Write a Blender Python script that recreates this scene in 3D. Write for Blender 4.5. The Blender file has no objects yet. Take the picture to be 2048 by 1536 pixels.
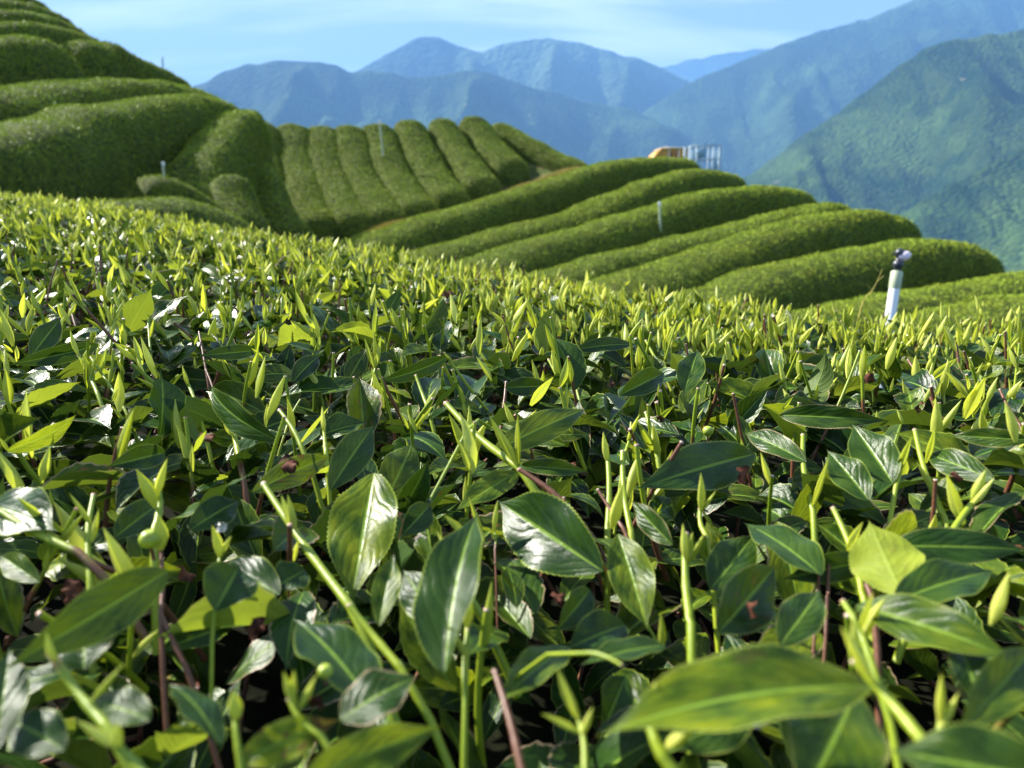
import bpy, math, random
import numpy as np
from mathutils import Vector

rng = np.random.default_rng(7)
random.seed(7)
SC = bpy.context.scene
COL = SC.collection
R = math.radians

# ---------------------------------------------------------------- camera, sky, sun
F = 1462.0                       # focal length in source pixels (2048 wide)
PITCH = R(14.0)
HORIZON_V = 768 - F * math.tan(PITCH)
cam_d = bpy.data.cameras.new('camera')
cam = bpy.data.objects.new('camera', cam_d)
COL.objects.link(cam)
cam.location = (0, 0, 0)
cam.rotation_euler = (math.pi / 2 - PITCH, 0, 0)
cam_d.sensor_width = 36.0
cam_d.lens = 36.0 * F / 2048
cam_d.clip_start = 0.01
cam_d.clip_end = 60000
cam_d.dof.use_dof = True
cam_d.dof.focus_distance = 0.47
cam_d.dof.aperture_fstop = 11.5
SC.camera = cam

SUN_DIR = Vector((-0.70, 0.40, 0.61)).normalized()      # towards the sun
sun_elev = math.asin(SUN_DIR.z)
sun_az = math.atan2(SUN_DIR.x, SUN_DIR.y)               # from +Y towards +X
sun_l = bpy.data.lights.new('sun', 'SUN')
sun_l.energy = 5.0
sun_l.angle = R(0.5)
sun_l.color = (1.0, 0.95, 0.86)
sun = bpy.data.objects.new('sun', sun_l)
COL.objects.link(sun)
sun.rotation_euler = SUN_DIR.to_track_quat('Z', 'Y').to_euler()

world = bpy.data.worlds.new('World')
SC.world = world
world.use_nodes = True
wn = world.node_tree
wn.nodes.clear()
out = wn.nodes.new('ShaderNodeOutputWorld')
bg = wn.nodes.new('ShaderNodeBackground')
bg.inputs['Strength'].default_value = 0.05
sky = wn.nodes.new('ShaderNodeTexSky')
sky.sky_type = 'NISHITA'
sky.sun_disc = False
sky.sun_elevation = sun_elev
sky.sun_rotation = sun_az
sky.altitude = 1400
sky.air_density = 1.0
sky.dust_density = 0.6
sky.ozone_density = 1.0
# thin high cloud: streaks in the plane of the cloud layer
tc = wn.nodes.new('ShaderNodeTexCoord')
sep = wn.nodes.new('ShaderNodeSeparateXYZ')
wn.links.new(tc.outputs['Generated'], sep.inputs[0])
zmax = wn.nodes.new('ShaderNodeMath'); zmax.operation = 'MAXIMUM'; zmax.inputs[1].default_value = 0.0
wn.links.new(sep.outputs['Z'], zmax.inputs[0])
zadd = wn.nodes.new('ShaderNodeMath'); zadd.operation = 'ADD'; zadd.inputs[1].default_value = 0.10
wn.links.new(zmax.outputs[0], zadd.inputs[0])
dx = wn.nodes.new('ShaderNodeMath'); dx.operation = 'DIVIDE'
dy = wn.nodes.new('ShaderNodeMath'); dy.operation = 'DIVIDE'
wn.links.new(sep.outputs['X'], dx.inputs[0]); wn.links.new(zadd.outputs[0], dx.inputs[1])
wn.links.new(sep.outputs['Y'], dy.inputs[0]); wn.links.new(zadd.outputs[0], dy.inputs[1])
cmb = wn.nodes.new('ShaderNodeCombineXYZ')
wn.links.new(dx.outputs[0], cmb.inputs['X']); wn.links.new(dy.outputs[0], cmb.inputs['Y'])
mp = wn.nodes.new('ShaderNodeMapping')
mp.inputs['Rotation'].default_value = (0, 0, R(-20))
mp.inputs['Scale'].default_value = (0.32, 1.15, 1)
wn.links.new(cmb.outputs[0], mp.inputs['Vector'])
cn = wn.nodes.new('ShaderNodeTexNoise')
cn.inputs['Scale'].default_value = 1.3
cn.inputs['Detail'].default_value = 5
cn.inputs['Roughness'].default_value = 0.5
cn.inputs['Distortion'].default_value = 0.5
wn.links.new(mp.outputs[0], cn.inputs['Vector'])
cr = wn.nodes.new('ShaderNodeMapRange')
cr.inputs['From Min'].default_value = 0.46
cr.inputs['From Max'].default_value = 0.66
cr.inputs['To Min'].default_value = 0.12
cr.inputs['To Max'].default_value = 0.85
wn.links.new(cn.outputs['Fac'], cr.inputs['Value'])
mixc = wn.nodes.new('ShaderNodeMix'); mixc.data_type = 'RGBA'
wn.links.new(cr.outputs[0], mixc.inputs['Factor'])
wn.links.new(sky.outputs[0], mixc.inputs['A'])
mixc.inputs['B'].default_value = (9.0, 10.0, 10.6, 1)
wn.links.new(mixc.outputs['Result'], bg.inputs['Color'])
wn.links.new(bg.outputs[0], out.inputs['Surface'])

vs = SC.view_settings
SC.display_settings.display_device = 'sRGB'
vs.view_transform = 'Standard'
vs.look = 'None'
vs.exposure = 1.92
vs.gamma = 1.0
vs.use_curve_mapping = False
SC.render.engine = 'CYCLES'
SC.cycles.use_denoising = True
SC.cycles.max_bounces = 6
SC.cycles.diffuse_bounces = 2
SC.cycles.glossy_bounces = 2
SC.cycles.transmission_bounces = 4
SC.cycles.volume_bounces = 0
SC.cycles.sample_clamp_indirect = 6

# ---------------------------------------------------------------- helpers
ct, st = math.cos(PITCH), math.sin(PITCH)

def ray(u, v):
    a = (u - 1024) / F
    b = -(v - 768) / F
    return np.array([a, ct + b * st, -st + b * ct])

def P(u, v, y):
    """Point seen at source pixel (u, v) at horizontal distance y in front of the lens."""
    d = ray(u, v)
    return d * (y / d[1])

def Q(u, v, depth):
    """Point seen at (u, v) at depth along the optical axis."""
    return ray(u, v) * depth

def proj(p):
    p = np.atleast_2d(p)
    depth = p[:, 1] * ct - p[:, 2] * st
    up = p[:, 1] * st + p[:, 2] * ct
    with np.errstate(divide='ignore', invalid='ignore'):
        return 1024 + F * p[:, 0] / depth, 768 - F * up / depth, depth

def norm(a):
    return a / np.maximum(np.linalg.norm(a, axis=-1, keepdims=True), 1e-9)

class Acc:
    """Collects geometry; build() links it as one mesh object."""
    def __init__(s):
        s.v, s.f, s.luv, s.var, s.n = [], [], [], [], 0
    def add(s, v, f, luv=None, var=None):
        v = np.asarray(v, float).reshape(-1, 3)
        f = np.asarray(f, int)
        if len(v) == 0:
            return
        s.v.append(v)
        s.f.append(f + s.n)
        s.luv.append(np.zeros((len(v), 3)) if luv is None else np.broadcast_to(luv, (len(v), 3)))
        s.var.append(np.zeros((len(v), 4)) if var is None else np.broadcast_to(var, (len(v), 4)))
        s.n += len(v)
    def build(s, name, mat, parent=None, loc=None, smooth=True):
        return mesh_obj(name, np.concatenate(s.v), s.f, mat, parent,
                        np.concatenate(s.luv), np.concatenate(s.var), loc, smooth)

def mesh_data(name, V, flist, mat, luv=None, var=None, smooth=True):
    me = bpy.data.meshes.new(name)
    if not isinstance(flist, list):
        flist = [flist]
    loops = np.concatenate([f.ravel() for f in flist]).astype(np.int32)
    sizes = np.concatenate([np.full(len(f), f.shape[1]) for f in flist]).astype(np.int32)
    starts = np.concatenate([[0], np.cumsum(sizes)[:-1]]).astype(np.int32)
    me.vertices.add(len(V)); me.loops.add(len(loops)); me.polygons.add(len(sizes))
    me.vertices.foreach_set('co', np.asarray(V, np.float32).ravel())
    me.loops.foreach_set('vertex_index', loops)
    me.polygons.foreach_set('loop_start', starts)
    if smooth:
        me.polygons.foreach_set('use_smooth', np.ones(len(sizes), bool))
    me.update(calc_edges=True)
    if luv is not None:
        a = me.attributes.new('luv', 'FLOAT_VECTOR', 'POINT')
        a.data.foreach_set('vector', np.asarray(luv, np.float32).ravel())
    if var is not None:
        a = me.attributes.new('var', 'FLOAT_COLOR', 'POINT')
        a.data.foreach_set('color', np.asarray(var, np.float32).ravel())
    me.materials.append(mat)
    return me

def link(name, data, parent=None, loc=None):
    o = bpy.data.objects.new(name, data)
    COL.objects.link(o)
    if loc is not None:
        o.location = loc
    if parent is not None:
        o.parent = parent
    return o

def mesh_obj(name, V, flist, mat, parent=None, luv=None, var=None, loc=None, smooth=True):
    if loc is not None:
        V = V - np.asarray(loc)
    return link(name, mesh_data(name, V, flist, mat, luv, var, smooth), parent, loc)

def thing(o, label, cat, group=None):
    o['label'] = label
    o['category'] = cat
    if group:
        o['group'] = group
    return o

def grid_faces(nu, nv):
    i, j = np.meshgrid(np.arange(nu - 1), np.arange(nv - 1), indexing='ij')
    a = (i * nv + j).ravel()
    return np.stack([a, a + nv, a + nv + 1, a + 1], 1)

_tables = {}
def vnoise(x, y, seed=0):
    if seed not in _tables:
        _tables[seed] = np.random.default_rng(1000 + seed).random((256, 256))
    T = _tables[seed]
    xi = np.floor(x).astype(int); yi = np.floor(y).astype(int)
    fx = x - xi; fy = y - yi
    fx = fx * fx * (3 - 2 * fx); fy = fy * fy * (3 - 2 * fy)
    a = T[xi & 255, yi & 255]; b = T[(xi + 1) & 255, yi & 255]
    c = T[xi & 255, (yi + 1) & 255]; d = T[(xi + 1) & 255, (yi + 1) & 255]
    return (a * (1 - fx) + b * fx) * (1 - fy) + (c * (1 - fx) + d * fx) * fy

def fbm(x, y, seed=0, oct=4, gain=0.5):
    s = 0; a = 1; t = 0
    for k in range(oct):
        s = s + a * vnoise(x * 2 ** k + 13.7 * k, y * 2 ** k + 5.1 * k, seed)
        t += a; a *= gain
    return s / t

def ridged(x, y, seed=0, oct=4):
    s = 0; a = 1; t = 0
    for k in range(oct):
        n = 1 - np.abs(2 * vnoise(x * 2 ** k + 3.3 * k, y * 2 ** k + 9.1 * k, seed) - 1)
        s = s + a * n * n; t += a; a *= 0.5
    return s / t

# ---------------------------------------------------------------- node helpers
def new_mat(name):
    m = bpy.data.materials.new(name)
    m.use_nodes = True
    m.node_tree.nodes.clear()
    return m, m.node_tree

class N:
    """Small wrapper to write node graphs as expressions."""
    def __init__(s, nt): s.nt = nt
    def node(s, t, **kw):
        n = s.nt.nodes.new(t)
        for k, v in kw.items():
            setattr(n, k, v)
        return n
    def put(s, sock, v):
        if isinstance(v, bpy.types.NodeSocket):
            s.nt.links.new(v, sock)
        elif v is not None:
            if sock.type == 'RGBA' and len(v) == 3:
                v = (*v, 1)
            sock.default_value = v
    def math(s, op, a, b=None, c=None, clamp=False):
        n = s.node('ShaderNodeMath', operation=op, use_clamp=clamp)
        s.put(n.inputs[0], a)
        if b is not None: s.put(n.inputs[1], b)
        if c is not None: s.put(n.inputs[2], c)
        return n.outputs[0]
    def mix(s, f, a, b, blend='MIX'):
        n = s.node('ShaderNodeMix', data_type='RGBA', blend_type=blend)
        s.put(n.inputs['Factor'], f)
        s.put(n.inputs['A'], a); s.put(n.inputs['B'], b)
        return n.outputs['Result']
    def ramp(s, v, a, b, c=0.0, d=1.0, smooth=True):
        n = s.node('ShaderNodeMapRange')
        n.interpolation_type = 'SMOOTHSTEP' if smooth else 'LINEAR'
        s.put(n.inputs['Value'], v)
        n.inputs['From Min'].default_value = a; n.inputs['From Max'].default_value = b
        n.inputs['To Min'].default_value = c; n.inputs['To Max'].default_value = d
        return n.outputs[0]
    def noise(s, scale, vec=None, detail=3, rough=0.5, dist=0.0, color=False):
        n = s.node('ShaderNodeTexNoise')
        n.inputs['Scale'].default_value = scale
        n.inputs['Detail'].default_value = detail
        n.inputs['Roughness'].default_value = rough
        n.inputs['Distortion'].default_value = dist
        if vec is not None: s.put(n.inputs['Vector'], vec)
        return n.outputs['Color' if color else 'Fac']
    def attr(s, name):
        return s.node('ShaderNodeAttribute', attribute_name=name)
    def sepx(s, vec):
        n = s.node('ShaderNodeSeparateXYZ'); s.put(n.inputs[0], vec)
        return n.outputs
    def sepc(s, c):
        n = s.node('ShaderNodeSeparateColor'); s.put(n.inputs[0], c)
        return n.outputs
    def vadd(s, a, b):
        n = s.node('ShaderNodeVectorMath', operation='ADD')
        s.put(n.inputs[0], a); s.put(n.inputs[1], b); return n.outputs[0]
    def comb(s, x, y, z):
        n = s.node('ShaderNodeCombineXYZ')
        s.put(n.inputs[0], x); s.put(n.inputs[1], y); s.put(n.inputs[2], z); return n.outputs[0]
    def bump(s, h, strength, dist):
        n = s.node('ShaderNodeBump')
        n.inputs['Strength'].default_value = strength
        n.inputs['Distance'].default_value = dist
        s.put(n.inputs['Height'], h); return n.outputs[0]
    def principled(s, color, rough=0.5, spec=0.5, normal=None, **kw):
        n = s.node('ShaderNodeBsdfPrincipled')
        s.put(n.inputs['Base Color'], color)
        s.put(n.inputs['Roughness'], rough)
        s.put(n.inputs['Specular IOR Level'], spec)
        if normal is not None: s.put(n.inputs['Normal'], normal)
        for k, v in kw.items(): s.put(n.inputs[k], v)
        return n.outputs[0]
    def out(s, surf):
        o = s.node('ShaderNodeOutputMaterial'); s.put(o.inputs['Surface'], surf)

# ---------------------------------------------------------------- materials
def simple_mat(name, color, rough=0.5, spec=0.5, noise_scale=30, var=0.25, metallic=0.0):
    m, nt = new_mat(name); g = N(nt)
    tcn = g.node('ShaderNodeTexCoord').outputs['Object']
    n = g.noise(noise_scale, tcn, 4)
    c = g.mix(g.ramp(n, 0.3, 0.7), tuple(x * (1 - var) for x in color), tuple(min(1, x * (1 + var)) for x in color))
    g.out(g.principled(c, rough, spec, g.bump(n, 0.2, 0.002), Metallic=metallic))
    return m

def leaf_material():
    """luv = (-1..1 across, 0..1 along, seed); var = (yellowness, brightness, damage, sunburn edge)."""
    m, nt = new_mat('tea_leaf'); g = N(nt)
    x, y, seed = g.sepx(g.attr('luv').outputs['Vector'])
    va = g.attr('var')
    yel, bri, dmg = g.sepc(va.outputs['Color'])
    edge = va.outputs['Alpha']
    ax = g.math('ABSOLUTE', x)
    mid = g.ramp(ax, 0.030, 0.085, 1, 0)
    # side veins, arching towards the tip
    warp = g.math('MULTIPLY', g.noise(1.7, g.comb(g.math('MULTIPLY', x, 0.6), g.math('MULTIPLY', y, 3.0), g.math('MULTIPLY', seed, 50.0)), 2), 1.6)
    ph = g.math('SUBTRACT', g.math('ADD', warp, g.math('MULTIPLY', y, 7.0)), g.math('MULTIPLY', g.math('POWER', ax, 1.3), 2.6))
    saw = g.math('ABSOLUTE', g.math('SUBTRACT', g.math('FRACT', ph), 0.5))
    vein = g.math('MULTIPLY', g.ramp(saw, 0.0, 0.09, 1, 0), g.ramp(ax, 0.75, 0.95, 1, 0))
    vein_h = g.math('MULTIPLY', g.ramp(saw, 0.0, 0.35, 1, 0), g.ramp(ax, 0.8, 1.0, 1, 0))
    pv = g.comb(g.math('ADD', x, g.math('MULTIPLY', seed, 31.7)), g.math('MULTIPLY', y, 2.4), seed)
    n1 = g.noise(1.6, pv, 4, 0.6)
    n2 = g.noise(9.0, pv, 4, 0.65)
    n3 = g.noise(40.0, pv, 3, 0.6)
    dark = g.mix(bri, (0.004, 0.016, 0.005), (0.024, 0.062, 0.008))
    dark = g.mix(g.ramp(n1, 0.35, 0.7), dark, g.mix(0.5, dark, (0.022, 0.065, 0.007)))
    yg = g.mix(g.ramp(n1, 0.3, 0.7), (0.10, 0.19, 0.010), (0.27, 0.31, 0.012))
    amt = g.math('MULTIPLY', g.math('POWER', yel, 1.35), g.math('ADD', 1.05, g.math('MULTIPLY', g.math('SUBTRACT', n1, 0.5), 3.0)), clamp=True)
    c = g.mix(amt, dark, yg)
    c = g.mix(g.math('MULTIPLY', g.ramp(n2, 0.5, 0.75), 0.2), c, (0.05, 0.09, 0.010))
    c = g.mix(g.math('MULTIPLY', g.ramp(n1, 0.25, 0.5, 1, 0), 0.5), c, (0.004, 0.014, 0.006))
    c = g.mix(g.math('MULTIPLY', vein, 0.14), c, (0.11, 0.20, 0.03))
    c = g.mix(g.math('MULTIPLY', mid, g.math('ADD', 0.5, g.math('MULTIPLY', yel, 0.4))), c, (0.24, 0.38, 0.045))
    rim = g.math('MULTIPLY', g.ramp(ax, 0.93, 0.99), g.math('ADD', 0.6, g.math('MULTIPLY', yel, 0.4)), clamp=True)
    c = g.mix(rim, c, (0.34, 0.42, 0.06))
    # dry brown edge and blotches
    e2 = g.math('MULTIPLY', g.ramp(g.math('ADD', ax, g.math('MULTIPLY', g.math('SUBTRACT', n2, 0.5), 0.35)), 0.90, 0.96), edge)
    c = g.mix(e2, c, (0.30, 0.22, 0.13))
    blot = g.math('MULTIPLY', g.ramp(g.noise(2.3, g.vadd(pv, (7.7, 3.1, 0)), 3, 0.6), 0.60, 0.66), dmg)
    c = g.mix(blot, c, g.mix(n2, (0.10, 0.03, 0.012), (0.28, 0.13, 0.07)))
    tipb = g.math('MULTIPLY', g.ramp(g.math('ADD', y, g.math('MULTIPLY', g.math('SUBTRACT', n2, 0.5), 0.3)), 0.66, 0.74), g.math('GREATER_THAN', dmg, 0.88))
    c = g.mix(tipb, c, (0.10, 0.028, 0.015))
    spots = g.math('MULTIPLY', g.ramp(n2, 0.68, 0.74), g.math('MULTIPLY', dmg, 0.8))
    c = g.mix(spots, c, (0.12, 0.06, 0.02))
    back = g.node('ShaderNodeNewGeometry').outputs['Backfacing']
    under = g.mix(0.62, c, g.mix(yel, (0.050, 0.095, 0.020), (0.42, 0.50, 0.06)))
    cc = g.mix(back, c, under)
    h = g.math('ADD', g.math('MULTIPLY', vein_h, -0.42), g.math('ADD', g.math('MULTIPLY', n3, 0.25), g.math('MULTIPLY', n2, 0.5)))
    h = g.math('ADD', h, g.math('MULTIPLY', mid, -0.8))
    bp = g.bump(h, 0.36, 0.0008)
    rough = g.math('ADD', 0.22, g.math('MULTIPLY', back, 0.25))
    rough = g.math('ADD', rough, g.math('MULTIPLY', n3, 0.12))
    pr = g.principled(cc, rough, 0.20, bp)
    tr = g.node('ShaderNodeBsdfTranslucent')
    tcol = g.mix(0.55, g.mix(yel, (0.10, 0.19, 0.006), (0.50, 0.56, 0.015)), cc)
    tcol = g.mix(blot, tcol, (0.10, 0.03, 0.01))
    g.put(tr.inputs['Color'], tcol)
    g.put(tr.inputs['Normal'], bp)
    ms = g.node('ShaderNodeMixShader')
    g.put(ms.inputs[0], g.math('ADD', 0.12, g.math('MULTIPLY', yel, 0.36)))
    g.put(ms.inputs[1], pr); g.put(ms.inputs[2], tr.outputs[0])
    g.out(ms.outputs[0])
    return m

def shoot_material():
    """luv.z: 0 stem, 1 cut end, 2 bud leaf; luv.y along; var.r brown bark amount, var.g brightness."""
    m, nt = new_mat('tea_shoot'); g = N(nt)
    x, y, kind = g.sepx(g.attr('luv').outputs['Vector'])
    brown, bri, rnd = g.sepc(g.attr('var').outputs['Color'])
    obj = g.node('ShaderNodeTexCoord').outputs['Object']
    geo = g.node('ShaderNodeNewGeometry').outputs['Position']
    n1 = g.noise(90, geo, 3, 0.6)
    n2 = g.noise(600, geo, 3, 0.6)
    green = g.mix(bri, (0.13, 0.20, 0.008), (0.32, 0.38, 0.018))
    green = g.mix(g.ramp(n1, 0.4, 0.75), green, g.mix(0.4, green, (0.10, 0.19, 0.012)))
    bark = g.mix(n2, (0.06, 0.020, 0.009), (0.20, 0.085, 0.045))
    bk = g.ramp(g.math('ADD', brown, g.math('MULTIPLY', g.math('SUBTRACT', n1, 0.5), 0.5)), 0.4, 0.62)
    stem = g.mix(bk, green, bark)
    cut = g.mix(g.ramp(n2, 0.35, 0.6), (0.62, 0.50, 0.42), (0.30, 0.17, 0.11))
    bud = g.mix(bri, (0.33, 0.39, 0.045), (0.72, 0.74, 0.16))
    bud = g.mix(g.math('MULTIPLY', g.ramp(g.math('ABSOLUTE', x), 0.0, 0.12, 1, 0), 0.5), bud, (0.52, 0.62, 0.10))
    bud = g.mix(g.math('MULTIPLY', g.ramp(n1, 0.45, 0.8), 0.35), bud, (0.12, 0.22, 0.02))
    isb = g.math('GREATER_THAN', kind, 1.5)
    isc = g.math('MULTIPLY', g.math('GREATER_THAN', kind, 0.5), g.math('SUBTRACT', 1.0, isb))
    c = g.mix(isc, stem, cut)
    c = g.mix(isb, c, bud)
    pr = g.principled(c, 0.42, 0.4, g.bump(n2, 0.35, 0.0004))
    tr = g.node('ShaderNodeBsdfTranslucent')
    g.put(tr.inputs['Color'], g.mix(bri, (0.40, 0.48, 0.02), (0.70, 0.74, 0.06)))
    ms = g.node('ShaderNodeMixShader')
    g.put(ms.inputs[0], g.math('MULTIPLY', isb, 0.38))
    g.put(ms.inputs[1], pr); g.put(ms.inputs[2], tr.outputs[0])
    g.out(ms.outputs[0])
    return m

def hedge_fuzz_material():
    m, nt = new_mat('clipped_tea_leaves'); g = N(nt)
    yel, bri, rnd = g.sepc(g.attr('var').outputs['Color'])
    pos = g.node('ShaderNodeNewGeometry').outputs['Position']
    n = g.noise(1.1, pos, 4, 0.6)
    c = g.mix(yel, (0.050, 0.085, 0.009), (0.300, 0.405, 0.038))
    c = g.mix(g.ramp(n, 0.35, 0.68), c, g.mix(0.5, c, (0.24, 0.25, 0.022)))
    c = g.mix(g.math('MULTIPLY', g.ramp(bri, 0.0, 0.2, 1, 0), 0.5), c, (0.16, 0.12, 0.03))
    pr = g.principled(c, 0.6, 0.08)
    tr = g.node('ShaderNodeBsdfTranslucent')
    g.put(tr.inputs['Color'], g.mix(0.5, c, (0.22, 0.32, 0.02)))
    ms = g.node('ShaderNodeMixShader'); ms.inputs[0].default_value = 0.10
    g.put(ms.inputs[1], pr); g.put(ms.inputs[2], tr.outputs[0])
    g.out(ms.outputs[0])
    return m

def hedge_body_material():
    m, nt = new_mat('hedge_inside'); g = N(nt)
    pos = g.node('ShaderNodeNewGeometry').outputs['Position']
    n = g.noise(9, pos, 5, 0.65)
    c = g.mix(g.ramp(n, 0.35, 0.7), (0.034, 0.052, 0.008), (0.12, 0.15, 0.016))
    g.out(g.principled(c, 0.8, 0.1, g.bump(g.noise(26, pos, 4, 0.7), 0.9, 0.06)))
    return m

def soil_material():
    m, nt = new_mat('hillside_soil'); g = N(nt)
    pos = g.node('ShaderNodeNewGeometry').outputs['Position']
    n = g.noise(0.9, pos, 5, 0.6); n2 = g.noise(14, pos, 4, 0.7)
    c = g.mix(g.ramp(n2, 0.35, 0.7), (0.10, 0.075, 0.028), (0.20, 0.165, 0.045))
    c = g.mix(g.ramp(n, 0.36, 0.52), c, (0.050, 0.070, 0.014))
    g.out(g.principled(c, 0.9, 0.1, g.bump(n2, 0.8, 0.05)))
    return m

def forest_material(name, dark, light, scale, scar=0.0):
    m, nt = new_mat(name); g = N(nt)
    pos = g.node('ShaderNodeNewGeometry').outputs['Position']
    n1 = g.noise(scale, pos, 7, 0.66, 0.1)
    n2 = g.noise(scale * 7, pos, 4, 0.65)
    n3 = g.noise(scale * 0.35, pos, 3, 0.5, 0.8)
    c = g.mix(g.ramp(n1, 0.38, 0.62), dark, light)
    c = g.mix(g.ramp(n3, 0.48, 0.62), c, g.mix(0.6, c, tuple(min(1, x * 2.2) for x in light)))
    c = g.mix(g.math('MULTIPLY', g.ramp(n3, 0.30, 0.45, 1, 0), 0.6), c, dark)
    c = g.mix(g.math('MULTIPLY', g.ramp(n2, 0.5, 0.75), 0.5), c, dark)
    vo_ = g.node('ShaderNodeTexVoronoi'); vo_.inputs['Scale'].default_value = scale * 9
    g.put(vo_.inputs['Vector'], g.vadd(pos, g.mix(0.5, g.noise(scale * 20, pos, 2, color=True), g.noise(scale * 20, pos, 2, color=True))))
    cellr = g.sepc(vo_.outputs['Color'])[0]
    c = g.mix(g.math('MULTIPLY', g.ramp(cellr, 0.45, 1.0), 0.45), c, light)
    c = g.mix(g.math('MULTIPLY', g.ramp(cellr, 0.0, 0.35, 1, 0), 0.6), c, dark)
    n2 = g.math('SUBTRACT', n2, g.math('MULTIPLY', vo_.outputs['Distance'], 0.8))
    if scar:
        ns = g.noise(scale * 1.6, g.vadd(pos, (811, 97, 0)), 4, 0.6, 1.2)
        c = g.mix(g.ramp(ns, scar, scar + 0.02), c, (0.32, 0.27, 0.22))
    g.out(g.principled(c, 0.95, 0.05, g.bump(g.math('ADD', n2, n1), 0.7, 0.16 / scale)))
    return m

MAT_LEAF = leaf_material()
MAT_SHOOT = shoot_material()
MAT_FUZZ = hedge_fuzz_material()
MAT_BODY = hedge_body_material()
MAT_SOIL = soil_material()
MAT_TWIG = simple_mat('tea_bark', (0.12, 0.048, 0.028), 0.7, 0.3, 120, 0.6)
MAT_DARK = simple_mat('hedge_gap_shade', (0.009, 0.010, 0.005), 0.95, 0.05, 30, 0.6)  # near-black colour stands in for deep shade between the leaves
MAT_PVC = simple_mat('white_pvc', (0.78, 0.80, 0.82), 0.35, 0.5, 12, 0.05)
MAT_PVC2 = simple_mat('aged_pvc', (0.38, 0.43, 0.28), 0.45, 0.4, 18, 0.10)
MAT_BLACK = simple_mat('black_plastic', (0.028, 0.034, 0.046), 0.38, 0.5, 30, 0.3)
MAT_PINK = simple_mat('pink_plastic', (0.85, 0.68, 0.74), 0.4, 0.5, 30, 0.1)
MAT_FRUIT = simple_mat('tea_fruit_skin', (0.30, 0.38, 0.03), 0.38, 0.5, 120, 0.25)
MAT_OCHRE = simple_mat('ochre_sheet_metal', (0.62, 0.33, 0.06), 0.5, 0.3, 1.5, 0.18)
MAT_CREAM = simple_mat('cream_trim', (0.72, 0.62, 0.48), 0.6, 0.3, 2, 0.1)
MAT_REDB = simple_mat('rust_brown_door', (0.30, 0.12, 0.05), 0.6, 0.3, 2, 0.2)
MAT_STEEL = simple_mat('pale_steel', (0.30, 0.40, 0.46), 0.5, 0.5, 3, 0.12)
MAT_TANK = simple_mat('weathered_grey_blue_sheet', (0.16, 0.28, 0.36), 0.5, 0.4, 2, 0.15)
MAT_STRAW = simple_mat('dry_grass', (0.38, 0.31, 0.07), 0.7, 0.2, 60, 0.3)

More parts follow.
